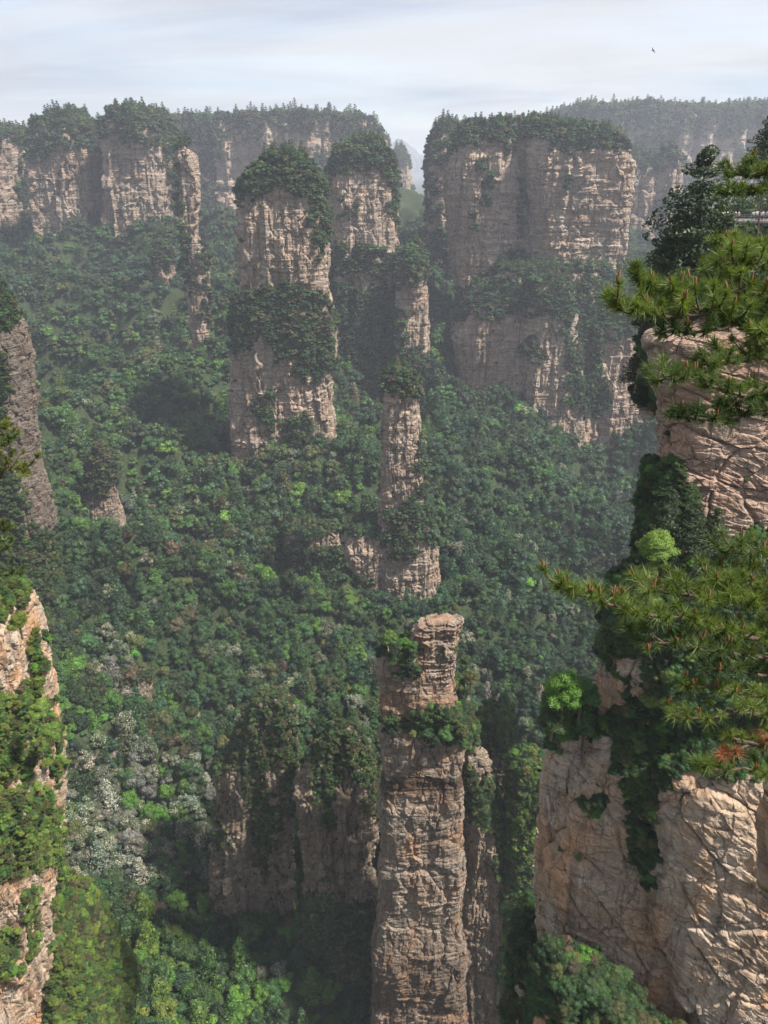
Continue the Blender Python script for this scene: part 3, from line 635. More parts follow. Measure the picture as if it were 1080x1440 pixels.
# I : plateau at upper right
pI = rock([(150,776,1250),(260,780,1250),(360,800,1250),(450,800,1250)], 1300, 260, 7, 21, 1.7, prof=[(760,185),(785,168),(815,153),(860,156),(905,152),(940,158),(985,162),(1020,160),(1080,155),(1160,150),(1250,150)], bs=12, flute=2.2, amp=1.8)
rock_thing('plateau', [pI], M_far, 'hazy wooded plateau along the skyline at the upper right', 'plateau')
scatter(*pI, 'right_plateau', 'far', 5.6, 5.4, [[(760,130),(1260,130),(1260,190),(1090,185),(1060,178),(1030,200),(1000,186),(980,200),(950,188),(930,230),(905,205),(890,185),(860,182),(760,190)], [(940,240),(965,230),(1010,240),(1000,300),(950,300)], [(780,330),(1260,330),(1260,470),(780,470)], [(1030,210),(1260,190),(1260,260),(1060,250)]], conif=0.3, ledge=0.2, topsize=1.0)
p1 = rock([(212,935,950),(226,925,958),(260,922,962),(330,922,964),(420,918,970)], 900, 40, 3.2, 22, 1.3, bs=7)
p2 = rock([(222,880,915),(240,868,925),(300,866,930),(420,860,935)], 950, 60, 4, 23, 1.3, bs=7)
rock_thing('rock_pillar', [p1, p2], M_far, 'hazy paired columns standing right of the large mesa', 'rock pillar')
for q in (p1, p2): scatter(*q, 'far_pair', 'far', 4, 3.6, [[(860,205),(970,205),(970,240),(940,232),(915,245),(900,238),(860,248)], [(920,278),(965,276),(965,296),(920,296)], [(855,345),(980,345),(980,440),(855,440)]], conif=0.5)
# O : pillar at left edge, middle distance
pO = rock([(418,-30,4),(440,-45,18),(470,-50,30),(500,-50,36),(560,-50,42),(640,-50,52),(700,-50,66),(760,-55,72),(850,-60,80)], 250, 34, 3, 24, 1.15, bs=2.6, flute=1.3)
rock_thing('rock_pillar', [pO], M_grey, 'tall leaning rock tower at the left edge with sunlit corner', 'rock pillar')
scatter(*pO, 'left_tower', 'mid', 1.7, 1.4, [[(-60,405),(20,405),(24,450),(10,470),(-60,490)], [(-60,500),(6,500),(10,540),(6,600),(-60,620)], [(-60,660),(20,660),(40,700),(30,760),(-60,760)], [(-60,745),(90,750),(90,900),(-60,900)]], mix=[('dark', 50), ('mid', 20), ('olive', 30)], conif=0.3, ledge=0.15)
# P : little outcrops in the forest
for k, (rows, Y, lab, vp) in enumerate([
   ([(1012,206,218),(1024,200,226),(1060,202,227),(1090,203,226),(1130,200,230)], 236, 'small flat topped rock stump in the valley left of the twin knolls', [[(190,1000),(240,1000),(236,1040),(224,1056),(204,1050),(190,1050)]]),
   ([(540,204,222),(560,198,232),(610,198,236),(650,200,240)], 505, 'brown rock knob in the forest left of the big tower', [[(190,525),(245,525),(240,552),(190,560)]]),
   ([(628,132,148),(650,122,158),(700,118,166),(750,112,176)], 372, 'overgrown dark rock cone in the left valley forest', [[(100,610),(190,610),(190,665),(150,700),(110,700)]]),
   ([(798,328,344),(820,320,350),(862,318,352),(900,310,360)], 318, 'small reddish rock face in the forest below the big tower', [[(300,780),(360,780),(356,808),(310,812)]]),
   ([(770,250,300),(790,240,315),(830,235,320),(880,235,325)], 335, 'overgrown rounded knoll below the left valley forest', [[(230,760),(330,760),(330,880),(230,880)]]),
   ([(945,180,200),(958,172,212),(985,172,216),(1020,170,218)], 258, 'tiny brown outcrop above the rock stump', [[(165,935),(220,935),(218,955),(168,962)]])]):
    p = rock(rows, Y, 12 * Y / 330, 2.6, 40 + k, 1.1, bs=2.2, zsink=8)
    rock_thing('rock_outcrop', [p], M_dark if k != 0 and k != 3 else M_mid, lab, 'rock outcrop')
    scatter(*p, 'outcrops', 'far', 1.9, 1.6, vp, mix=[('olive', 40), ('brown', 25), ('dark', 35)], conif=0.1, ledge=0.12)
# M : dark twin knolls
pM1 = rock([(968,382,398),(982,366,410),(1012,348,416),(1055,325,418),(1085,306,416),(1110,296,412),(1200,296,412),(1300,298,410),(1400,280,430)], 181, 17, 2.3, 50, 1.0, bs=3.6, flute=1.6, block=1.2, dome=1)
pM2 = rock([(1014,474,490),(1028,462,506),(1058,444,524),(1090,430,530),(1120,414,534),(1180,420,530),(1240,428,526),(1330,420,535),(1400,400,540)], 171, 13, 2.3, 51, 1.0, bs=3.2, flute=1.5, block=1.2, dome=1)
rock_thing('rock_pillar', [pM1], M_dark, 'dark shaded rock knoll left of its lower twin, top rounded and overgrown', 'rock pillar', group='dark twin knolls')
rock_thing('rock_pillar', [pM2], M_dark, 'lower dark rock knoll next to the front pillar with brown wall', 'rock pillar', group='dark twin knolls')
MM = [('olive', 44), ('dark', 14), ('brown', 6), ('mid', 26), ('grey', 6), ('spring', 4)]
scatter(*pM1, 'left_knoll', 'mid', 0.95, 0.9, [[(285,960),(420,960),(420,1060),(412,1080),(390,1075),(350,1100),(330,1080),(288,1100)], [(280,1300),(460,1280),(460,1420),(270,1420)], [(345,1100),(385,1095),(395,1180),(370,1240),(350,1180)], [(296,1130),(312,1130),(316,1200),(300,1210)], [(396,1080),(416,1080),(414,1150),(400,1130)]], mix=MM, conif=0.0, ledge=0.22, topsize=0.9)
scatter(*pM2, 'right_knoll', 'mid', 0.9, 0.85, [[(435,1005),(540,1005),(538,1095),(520,1115),(490,1095),(470,1120),(445,1100)], [(440,1090),(470,1085),(466,1180),(445,1160)], [(505,1090),(536,1090),(534,1150),(515,1150)], [(400,1275),(440,1250),(540,1285),(540,1420),(400,1420)]], mix=MM, conif=0.0, ledge=0.2, topsize=0.9)
# L : front pillar
pL1 = rock([(864,622,640),(867,606,648),(871,600,652),(875,604,651),(879,588,650),(884,596,649),(890,580,648),(894,588,646),(905,576,645),(930,584,641),(960,580,637)], 148.5, 6, 4.0, 60, 0.7, bs=1.1, strata=4.0, block=1.3, smooth_rows=False, dome=0.2, flute=0.15, amp=0.4)
pL2 = rock([(898,586,646),(912,560,645),(918,538,643),(930,533,641),(945,530,637),(965,538,634),(990,537,640),(1020,535,648),(1045,531,658),(1062,536,652),(1100,537,648),(1140,533,652),(1200,537,650),(1240,532,655),(1300,529,650),(1360,527,655),(1440,524,656),(1560,520,660)], 147, 11, 4.2, 61, 0.8, bs=2.8, strata=1.1, flute=0.4, block=0.75, smooth_rows=False)
pL3 = rock([(952,632,650),(962,626,656),(978,628,657),(1000,630,660),(1030,628,664),(1062,628,668),(1085,632,692),(1110,638,704),(1160,640,708),(1250,642,714),(1350,642,718),(1440,644,722),(1560,640,730)], 153, 11, 3.0, 62, 0.85, bs=2.0, strata=1.2, flute=1.6, block=1.3)
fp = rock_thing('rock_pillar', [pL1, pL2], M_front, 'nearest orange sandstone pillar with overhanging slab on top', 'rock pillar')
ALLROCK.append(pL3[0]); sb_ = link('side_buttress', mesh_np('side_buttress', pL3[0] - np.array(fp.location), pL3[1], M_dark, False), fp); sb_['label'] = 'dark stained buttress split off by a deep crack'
scatter(*pL2, 'front_pillar', 'near', 0.95, 0.62, [[(536,870),(582,880),(588,900),(586,918),(560,922),(534,922)], [(564,936),(592,940),(588,955),(566,950)], [(566,1014),(590,1004),(640,990),(660,1002),(664,1040),(640,1050),(610,1042),(585,1040),(566,1030)], [(530,1012),(562,1014),(575,1028),(532,1026)]], mix=[('dark', 40), ('mid', 30), ('olive', 20), ('spring', 10)], conif=0.08, ledge=0.0, topz=0.7, avoid=[[(590,840),(660,840),(660,912),(590,912)]], out=0.05)
scatter(*pL3, 'front_pillar', 'near', 1.1, 0.7, [[(646,985),(670,990),(672,1050),(650,1060)], [(655,1080),(700,1100),(722,1180),(724,1260),(706,1240),(690,1180),(660,1150),(650,1110)], [(648,950),(662,952),(662,985),(650,990)]], mix=[('dark', 40), ('olive', 30), ('mid', 20), ('lime', 10)], conif=0.08, ledge=0.02, out=0.05)
# small pillar behind right
pQ = rock([(996,688,704),(1010,676,722),(1050,670,726),(1120,668,722),(1200,668,724),(1300,660,740)], 172, 14, 2.8, 63, 0.95, bs=1.9, flute=1.2)
rock_thing('rock_pillar', [pQ], M_dark, 'small bushy topped pillar just right of the front pillar', 'rock pillar')
scatter(*pQ, 'small_pillar', 'mid', 1.2, 0.8, [[(664,985),(732,985),(730,1052),(710,1068),(690,1045),(664,1060)], [(660,1130),(720,1130),(740,1300),(655,1300)]], mix=[('olive', 40), ('mid', 30), ('lime', 12), ('dark', 18)], conif=0.1, ledge=0.2)
# sunlit mound right of the small pillar
pR = rock([(1058,728,750),(1075,718,768),(1110,712,778),(1200,708,785),(1320,700,800),(1440,690,810)], 150, 16, 2.4, 64, 1.0, bs=2.0, flute=0.8)
rock_thing('rock_outcrop', [pR], M_near, 'bush covered rib between the front pillar and the right cliff', 'rock outcrop')
scatter(*pR, 'sunny_rib', 'near', 1.25, 0.8, [[(700,1040),(790,1040),(800,1460),(690,1460)]], mix=MIX_SUNNY, conif=0.05, ledge=0.3, avoid=[[(752,1150),(775,1150),(775,1250),(750,1250)]])
# K : near cliff lower right
pK1 = rock([(905,850,975),(930,846,985),(990,842,1010),(1050,828,1100),(1110,800,1200),(1180,775,1260),(1250,762,1170),(1320,768,1170),(1400,780,1170),(1460,800,1170),(1700,850,1180)], 56, 12, 4.0, 65, 0.85, bs=2.2, strata=1.5, flute=0.8, facet=True, tilt=0.9, amp=1.2)
pK2 = rock([(1000,775,830),(1040,768,838),(1100,760,850),(1160,755,860),(1200,751,880),(1260,752,900),(1310,756,920),(1380,765,960),(1650,780,980)], 59, 8, 3.2, 66, 0.85, bs=1.9, facet=True, flute=0.8, strata=0.7, tilt=0.9)
pK3 = rock([(1020,1000,1170),(1080,930,1170),(1130,918,1170),(1220,905,1170),(1300,915,1170),(1380,935,1170),(1460,960,1170),(1700,1000,1170)], 52, 10, 3.6, 67, 0.8, bs=2.4, facet=True, strata=1.5, flute=0.8, tilt=0.9, amp=1.3)
rock_thing('cliff', [pK1, pK2, pK3], M_near, 'near orange and grey cliff filling the lower right corner', 'cliff')
KM = [('dark', 40), ('mid', 34), ('spring', 10), ('olive', 16)]
scatter(*pK1, 'right_cliff', 'near', 0.85, 0.5, [[(880,930),(1080,900),(1200,900),(1200,1060),(1060,1040),(960,1080),(928,1110),(915,1180),(908,1245),(893,1200),(880,1130),(872,1060),(850,1020),(880,990)], [(815,1125),(845,1115),(850,1150),(820,1150)]], mix=KM, conif=0.05, ledge=0.02, topz=0.75, out=0.05)
scatter(*pK2, 'right_cliff', 'near', 0.9, 0.55, [[(755,930),(850,930),(848,1010),(838,1050),(810,1020),(790,1050),(775,1050),(758,1010)]], mix=[('mid', 40), ('spring', 40), ('dark', 20)], conif=0.0, ledge=0.03, topsize=1.8, topz=0.6)
scatter(*pK3, 'right_cliff', 'near', 0.85, 0.5, [[(895,1000),(1100,1000),(1100,1080),(1000,1075),(950,1085),(925,1130),(895,1160)], [(895,1130),(918,1130),(914,1250),(895,1250)]], mix=KM, conif=0.05, ledge=0.0, topz=0.75, out=0.05)
# trees at the foot of that cliff
pS = rock([(1320,745,1010),(1400,740,1030),(1500,735,1060),(1700,730,1100)], 47, 7, 2.3, 68, 1.0, bs=1.6, prof=[(740,1395),(770,1385),(800,1395),(830,1415),(860,1435),(890,1460),(930,1500),(970,1530),(1010,1530),(1060,1540)])
pS2 = rock([(1275,735,790),(1300,728,810),(1400,722,850),(1650,690,960)], 70, 9, 2.3, 78, 1.0, bs=1.6)
rock_thing('rock_outcrop', [pS, pS2], M_near, 'leafy ledge at the foot of the near right cliff', 'rock outcrop')
for pS_ in (pS, pS2): scatter(*pS_, 'foot_trees', 'near', 1.1, 0.85, [[(690,1240),(1100,1240),(1100,1500),(690,1500)]], mix=[('dark', 56), ('mid', 24), ('spring', 4), ('olive', 14), ('brown', 4)], conif=0.0, ledge=0.5, topsize=1.0)
# J : pink cliff upper right
pJ = rock([(452,985,1160),(462,925,1160),(475,912,1160),(500,916,1160),(525,918,1160),(560,934,1160),(640,930,1160),(670,912,1160),(720,908,1160),(760,905,1160),(850,890,1160),(960,870,1160)], 60, 10, 3.4, 70, 0.8, bs=1.7, facet=True, strata=1.3, flute=0.7, tilt=0.25)
rock_thing('cliff', [pJ], M_pink, 'pink sandstone cliff behind the pine branches at right', 'cliff')
scatter(*pJ, 'pink_cliff', 'near', 0.7, 0.42, [[(905,655),(950,660),(975,690),(985,745),(1010,760),(1080,750),(1300,740),(1300,980),(860,980),(880,800)], [(900,420),(1300,420),(1300,440),(920,446)]], mix=KM, conif=0.2, ledge=0.02, topz=0.7, out=0.05)
# ledge carrying the bright tree
pT = rock([(800,895,1010),(812,878,1060),(850,866,1200),(930,850,1250),(1000,850,1250)], 56, 10, 3, 71, 0.9, bs=1.2)
rock_thing('rock_outcrop', [pT], M_near, 'overgrown ledge under the pink cliff', 'rock outcrop')
scatter(*pT, 'upper_ledge', 'near', 1.1, 0.7, [[(850,770),(1200,770),(1200,1000),(850,1000)]], mix=[('dark', 40), ('mid', 40), ('lime', 10), ('olive', 10)], conif=0.12, ledge=0.4, avoid=[[(846,925),(905,925),(905,1000),(846,1000)]])
# N : sunlit bank lower left
pN = rock([(822,-60,2),(850,-80,20),(900,-80,34),(940,-80,44),(1000,-80,52),(1080,-90,66),(1150,-90,74),(1200,-90,72),(1300,-95,72),(1380,-100,66),(1500,-110,80)], 66, 24, 2.8, 72, 0.85, bs=1.3, strata=0.5, flute=1.8)
pN2 = rock([(1240,40,80),(1280,20,110),(1340,0,140),(1400,-20,168),(1500,-40,210)], 78, 20, 2.4, 73, 0.9, bs=1.5)
rock_thing('cliff', [pN, pN2], M_near, 'sunlit bushy rock face at the lower left corner', 'cliff')
SUN2 = [('mid', 18), ('olive', 30), ('lime', 38), ('spring', 10), ('dark', 3), ('brown', 4)]
scatter(*pN, 'left_bank', 'near', 0.72, 0.48, [[(-60,820),(30,832),(40,850),(20,862),(-60,870)], [(-60,995),(60,960),(90,1050),(80,1110),(60,1060),(40,1100),(-60,1100)], [(-60,1160),(20,1160),(85,1140),(90,1220),(50,1225),(-60,1250)], [(-60,1320),(24,1310),(30,1370),(-60,1390)], [(30,1260),(50,1250),(56,1330),(44,1360)], [(-60,1110),(60,1105),(80,1150),(-60,1160)], [(40,880),(60,900),(60,960),(48,960)], [(74,1230),(100,1230),(100,1460),(78,1460)]], mix=SUN2, conif=0.04, ledge=0.05)
scatter(*pN2, 'left_bank', 'near', 1.0, 0.55, [[(-60,1200),(220,1200),(240,1500),(-60,1500)]], mix=SUN2, conif=0.02, ledge=0.5, avoid=[[(-60,1240),(70,1240),(66,1500),(-60,1500)]])

# ------------------------------------------------------------------ valley forest
sp = 4.1
xs = np.arange(-620, 640, sp); ys = np.arange(125, 900, sp)
XX, YY = np.meshgrid(xs, ys); XX = XX.ravel() + RNG.uniform(-.5, .5, XX.size) * sp; YY = YY.ravel() + RNG.uniform(-.5, .5, YY.size) * sp
ZZ = ground(XX, YY); PX, PY, DD = proj(np.stack([XX, YY, ZZ], 1))
keep = ((PY > 700) | (RNG.random(PX.shape) < 0.75)) & (PX > -90) & (PX < 1170) & (PY < 1560) & (PY > 200)
den = fbm(np.stack([XX, YY, XX * 0], 1) / 60, 201, 3)
cl = fbm(np.stack([XX, YY, XX * 0], 1) / 45 + 50, 202, 3)
for k in np.nonzero(keep)[0]:
    px, py = PX[k], PY[k]
    near = DD[k] < 330
    s = 2.3 + 3.6 * RNG.random() ** 1.5 if py < 850 else 2.1 + 2.9 * RNG.random() ** 1.4
    if near and RNG.random() < 0.1: s *= 1.2
    mixx = MIX_VALLEY
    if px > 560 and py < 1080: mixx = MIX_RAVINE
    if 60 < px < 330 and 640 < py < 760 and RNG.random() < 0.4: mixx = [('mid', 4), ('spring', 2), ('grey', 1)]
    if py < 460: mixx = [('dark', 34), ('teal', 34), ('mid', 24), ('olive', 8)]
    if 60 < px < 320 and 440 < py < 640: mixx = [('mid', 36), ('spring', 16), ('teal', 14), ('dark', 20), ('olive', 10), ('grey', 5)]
    tn = pick(mixx)
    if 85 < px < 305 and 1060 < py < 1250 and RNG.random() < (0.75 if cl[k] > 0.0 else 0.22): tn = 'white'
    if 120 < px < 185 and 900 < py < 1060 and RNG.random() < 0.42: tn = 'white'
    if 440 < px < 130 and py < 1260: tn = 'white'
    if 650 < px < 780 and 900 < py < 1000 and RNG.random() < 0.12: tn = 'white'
    if py > 1080 and px < 560 and tn != 'white' and RNG.random() < 0.30: tn = 'spring' if RNG.random() < 0.6 else 'mid'
    if py > 1280 and RNG.random() < 0.3: tn = 'lime' if px < 250 else 'spring'
    if 180 < px < 260 and 1090 < py < 1170 and RNG.random() < 0.5: tn = 'spring'
    if RNG.random() < (0.9 if py > 820 else 0.7):
        a_, b__ = RNG.uniform(-2.6, 2.6, 2); place((XX[k] + a_, YY[k] + b__, ZZ[k] - 1.0), RNG.uniform(1.2, 2.2), 'far', pick([('dark', 5), ('mid', 4), ('teal', 2)]), 'valley', 0.9)
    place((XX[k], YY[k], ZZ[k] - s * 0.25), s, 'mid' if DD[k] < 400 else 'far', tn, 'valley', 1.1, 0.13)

# hand placed plants that stand out
def solo(px, py, Y, s, det, tn, zone, sz=1.0):
    place(W(px, py, Y), s, det, tn, zone, sz)
for a in [(922,800,55,2.0,'near','lime'),(905,830,55,1.6,'near','lime'),(548,915,149,2.4,'near','lime'),(570,915,149,2.3,'near','spring'),(556,922,147,2.1,'near','dark'),(582,918,147,1.7,'near','mid'),
          (600,1042,146,1.9,'near','dark'),(624,1044,146,2.3,'near','mid'),(650,1036,147,2.0,'near','olive'),(612,1050,145,1.6,'near','dark'),(580,1038,146,1.3,'near','olive'),
          (655,940,156,2.2,'near','mid'),(662,965,156,2.4,'near','olive'),(640,862,153,1.1,'near','olive'),(626,860,153,1.0,'near','mid'),(580,950,146,1.3,'near','dark'),
          (790,1010,59,2.6,'near','spring'),(775,1030,59,2.0,'near','mid'),(815,1000,60,2.2,'near','mid'),
          (60,1010,70,1.6,'near','lime'),(75,1040,72,1.5,'near','lime'),(30,890,62,1.3,'near','lime'),
          (405,1080,190,1.2,'mid','lime'),(388,1085,190,1.0,'mid','spring'),(365,1085,192,1.0,'mid','lime'),(455,1240,172,2.2,'mid','lime')]:
    solo(*a[:6], zone='solo')

# ------------------------------------------------------------------ which plants show largest: rough depth map
SX = 3.0; GWd, GHt = 360, 480
zb = np.full((GHt, GWd), 1e9)
for V in ALLROCK:
    px, py, d = proj(V); ix = (px / SX).astype(int); iy = (py / SX).astype(int)
    ok = (ix >= 0) & (ix < GWd) & (iy >= 0) & (iy < GHt) & (V[:, 1] > 1)
    np.minimum.at(zb, (iy[ok], ix[ok]), d[ok])
own = np.full((GHt, GWd), -1)
PP = np.array([q['p'] for q in PLACE]); SS = np.array([q['s'] for q in PLACE])
CC = PP + np.stack([SS * 0, SS * 0, SS * 0.8], 1); cpx, cpy, cd = proj(CC)
for k in np.argsort(-cd):
    r = SS[k] * 0.9 * FPX / cd[k] / SX; d = cd[k] - SS[k] * 0.8
    x0, x1 = int(max(0, cpx[k] / SX - r)), int(min(GWd, cpx[k] / SX + r + 1)); y0, y1 = int(max(0, cpy[k] / SX - r)), int(min(GHt, cpy[k] / SX + r + 1))
    if x1 <= x0 or y1 <= y0: continue
    yy, xx = np.mgrid[y0:y1, x0:x1]; mk = ((xx + 0.5 - cpx[k] / SX) ** 2 + (yy + 0.5 - cpy[k] / SX) ** 2 <= max(r, 0.7) ** 2) & (zb[y0:y1, x0:x1] > d)
    own[y0:y1, x0:x1][mk] = k; zb[y0:y1, x0:x1][mk] = d
ids, cn_ = np.unique(own[own >= 0], return_counts=True)
vis = np.zeros(len(PLACE)); vis[ids] = cn_
for k, q in enumerate(PLACE):
    q['vis'] = vis[k]; q['px'] = cpx[k]; q['py'] = cpy[k]; q['d'] = cd[k]; q['apx'] = SS[k] * FPX / cd[k]
score = vis + np.array([1e6 if q['z'] == 'solo' else 0 for q in PLACE])
order = np.argsort(-score)
IND = [k for k in order[:292] if vis[k] > 6]
indset = set(IND)

LAND = [('front pillar', 590, 1150), ('front pillar slab', 615, 880), ('dark left knoll', 365, 1130), ('lower dark knoll', 470, 1130), ('small bushy pillar', 698, 1040), ('near right cliff', 930, 1230),
        ('near cliff foot', 810, 1380), ('pink cliff', 1000, 640), ('bright tree', 920, 800), ('rock stump', 214, 1050), ('slim centre pillar', 565, 650), ('big tower', 395, 450),
        ('pine branch tips', 830, 850), ('sunlit left rock face', 20, 1250), ('left rock face top', 20, 880), ('bottom left corner', 120, 1400), ('white flowering trees', 170, 1170), ('left edge tower', 40, 650),
        ('large mesa', 770, 450), ('sunlit rib', 745, 1180), ('front pillar foot', 590, 1410), ('ravine bottom', 300, 1330)]
def place_words(px, py):
    b = min(LAND, key=lambda l: math.hypot(px - l[1], py - l[2])); dx_, dy_ = px - b[1], py - b[2]
    r = math.hypot(dx_, dy_)
    if r < 22: return 'on the ' + b[0] if False else 'right at the ' + b[0]
    far_ = ''
    if abs(dx_) > 2.2 * abs(dy_): w = 'left of' if dx_ < 0 else 'right of'
    elif abs(dy_) > 2.2 * abs(dx_): w = 'above' if dy_ < 0 else 'below'
    else: w = ('upper ' if dy_ < 0 else 'lower ') + ('left of' if dx_ < 0 else 'right of')
    return far_ + w + ' the ' + b[0]
ORD = ['first', 'second', 'third', 'fourth', 'fifth', 'sixth', 'seventh', 'eighth', 'ninth', 'tenth', 'eleventh', 'twelfth']
classes = {}
for k in IND:
    q = PLACE[k]; kd = 'conifer' if 'con' in q['pr'] else ('tree' if q['z'] in ('valley', 'foot_trees') or q['s'] > 2 else 'bush')
    q['kd'] = kd; lab = '%s %s %s' % (WORDS[q['tn']], kd, place_words(q['px'], q['py'])); classes.setdefault(lab, []).append(k)
for lab, ks in classes.items():
    if len(ks) == 1: PLACE[ks[0]]['lab'] = lab; continue
    # first by size, then from the left
    ks.sort(key=lambda k: PLACE[k]['px'])
    big = max(ks, key=lambda k: PLACE[k]['vis'])
    for i_, k in enumerate(ks):
        n_ = len(ks)
        if n_ == 2: PLACE[k]['lab'] = lab + (', left of two' if i_ == 0 else ', right of two')
        elif i_ == 0: PLACE[k]['lab'] = 'leftmost ' + lab
        elif i_ == n_ - 1: PLACE[k]['lab'] = 'rightmost ' + lab
        else: PLACE[k]['lab'] = lab + ', %s from left' % (ORD[i_] if i_ < 12 else str(i_ + 1) + 'th')
GROUPS = {'tree': 'broadleaf trees on the slopes', 'bush': 'bushes on the rock ledges', 'conifer': 'conifers on the slopes'}
for k in IND:
    q = PLACE[k]; nm = {'tree': 'broadleaf_tree', 'bush': 'bush', 'conifer': 'conifer'}[q['kd']]
    r = bpy.data.objects.new(nm, None); COL.objects.link(r); r.location = tuple(q['p']); r.rotation_euler = (0, 0, q['rz']); r.scale = (q['s'], q['s'], q['s'] * q['sz']); r.empty_display_size = 0.3
    tag(r, q['lab'], nm.replace('_', ' ') if nm != 'broadleaf_tree' else 'tree', GROUPS[q['kd']])
    c = link('crown', PROTO[q['pr']], r); c['tint'] = [float(v) for v in q['t']]
    t_ = link('trunk', TRUNK[k % 2], r)
# the rest: scrub and forest masses
def instancer(name, items, label):
    me = bpy.data.meshes.new(name); n = len(items); me.vertices.add(n)
    me.vertices.foreach_set('co', np.array([q['p'] for q in items], np.float32).ravel())
    def at(nm, ty, arr, key='value'):
        a = me.attributes.new(nm, ty, 'POINT'); a.data.foreach_set(key, np.asarray(arr).ravel())
    at('rot', 'FLOAT_VECTOR', np.array([(0, 0, q['rz']) for q in items], np.float32), 'vector')
    at('scl', 'FLOAT_VECTOR', np.array([(q['s'], q['s'], q['s'] * q['sz']) for q in items], np.float32), 'vector')
    at('tint', 'FLOAT_VECTOR', np.array([q['t'] for q in items], np.float32), 'vector')
    used = sorted({q['pr'] for q in items}); at('pid', 'INT', np.array([PNAMES.index(q['pr']) for q in items], np.int32))
    me.update(); o = link(name, me); me.materials.append(M_leaf)
    ng = bpy.data.node_groups.new(name, 'GeometryNodeTree'); ng.interface.new_socket('Geometry', in_out='INPUT', socket_type='NodeSocketGeometry'); ng.interface.new_socket('Geometry', in_out='OUTPUT', socket_type='NodeSocketGeometry')
    gi = ng.nodes.new('NodeGroupInput'); go = ng.nodes.new('NodeGroupOutput'); jn = ng.nodes.new('GeometryNodeJoinGeometry')
    def named(nm, ty):
        x = ng.nodes.new('GeometryNodeInputNamedAttribute'); x.data_type = ty; x.inputs['Name'].default_value = nm; return x.outputs['Attribute']
    rot = ng.nodes.new('FunctionNodeEulerToRotation'); ng.links.new(named('rot', 'FLOAT_VECTOR'), rot.inputs[0]); scl = named('scl', 'FLOAT_VECTOR'); pid = named('pid', 'INT')
    for u in used:
        cmp_ = ng.nodes.new('FunctionNodeCompare'); cmp_.data_type = 'INT'; cmp_.operation = 'EQUAL'
        ii = [s for s in cmp_.inputs if s.type == 'INT']; ng.links.new(pid, ii[0]); ii[1].default_value = PNAMES.index(u)
        oi = ng.nodes.new('GeometryNodeObjectInfo'); oi.transform_space = 'ORIGINAL'; oi.inputs['Object'].default_value = SRC[u]; oi.inputs['As Instance'].default_value = False
        ip = ng.nodes.new('GeometryNodeInstanceOnPoints'); ng.links.new(gi.outputs[0], ip.inputs['Points']); ng.links.new(cmp_.outputs[0], ip.inputs['Selection'])
        ng.links.new(oi.outputs['Geometry'], ip.inputs['Instance']); ng.links.new(rot.outputs[0], ip.inputs['Rotation']); ng.links.new(scl, ip.inputs['Scale']); ng.links.new(ip.outputs[0], jn.inputs[0])
    ng.links.new(jn.outputs[0], go.inputs[0]); md = o.modifiers.new('scatter', 'NODES'); md.node_group = ng
    tag(o, label, None, None, 'stuff'); return o
# each prototype needs one standing plant as the source of its shape
SRC = {}
for o in list(COL.objects):
    if o.type == 'MESH' and o.name.split('.')[0] == 'crown':
        for u in PNAMES:
            if o.data == PROTO[u] and u not in SRC: SRC[u] = o
for u in PNAMES:
    if u not in SRC:
        cand = [k for k in order if PLACE[k]['pr'] == u and k not in indset]
        if not cand: continue
        k = cand[0]; q = PLACE[k]; indset.add(k)
        nm = 'conifer' if 'con' in u else 'broadleaf_tree'
        r = bpy.data.objects.new(nm, None); COL.objects.link(r); r.location = tuple(q['p']); r.rotation_euler = (0, 0, q['rz']); r.scale = (q['s'], q['s'], q['s'] * q['sz'])
        tag(r, '%s %s, biggest of its sort %s' % (WORDS[q['tn']], nm.replace('broadleaf_', ''), place_words(q['px'], q['py'])), 'conifer' if nm == 'conifer' else 'tree', GROUPS['conifer' if nm == 'conifer' else 'tree'])
        c = link('crown', PROTO[u], r); c['tint'] = [float(v) for v in q['t']]; link('trunk', TRUNK[0], r); SRC[u] = c
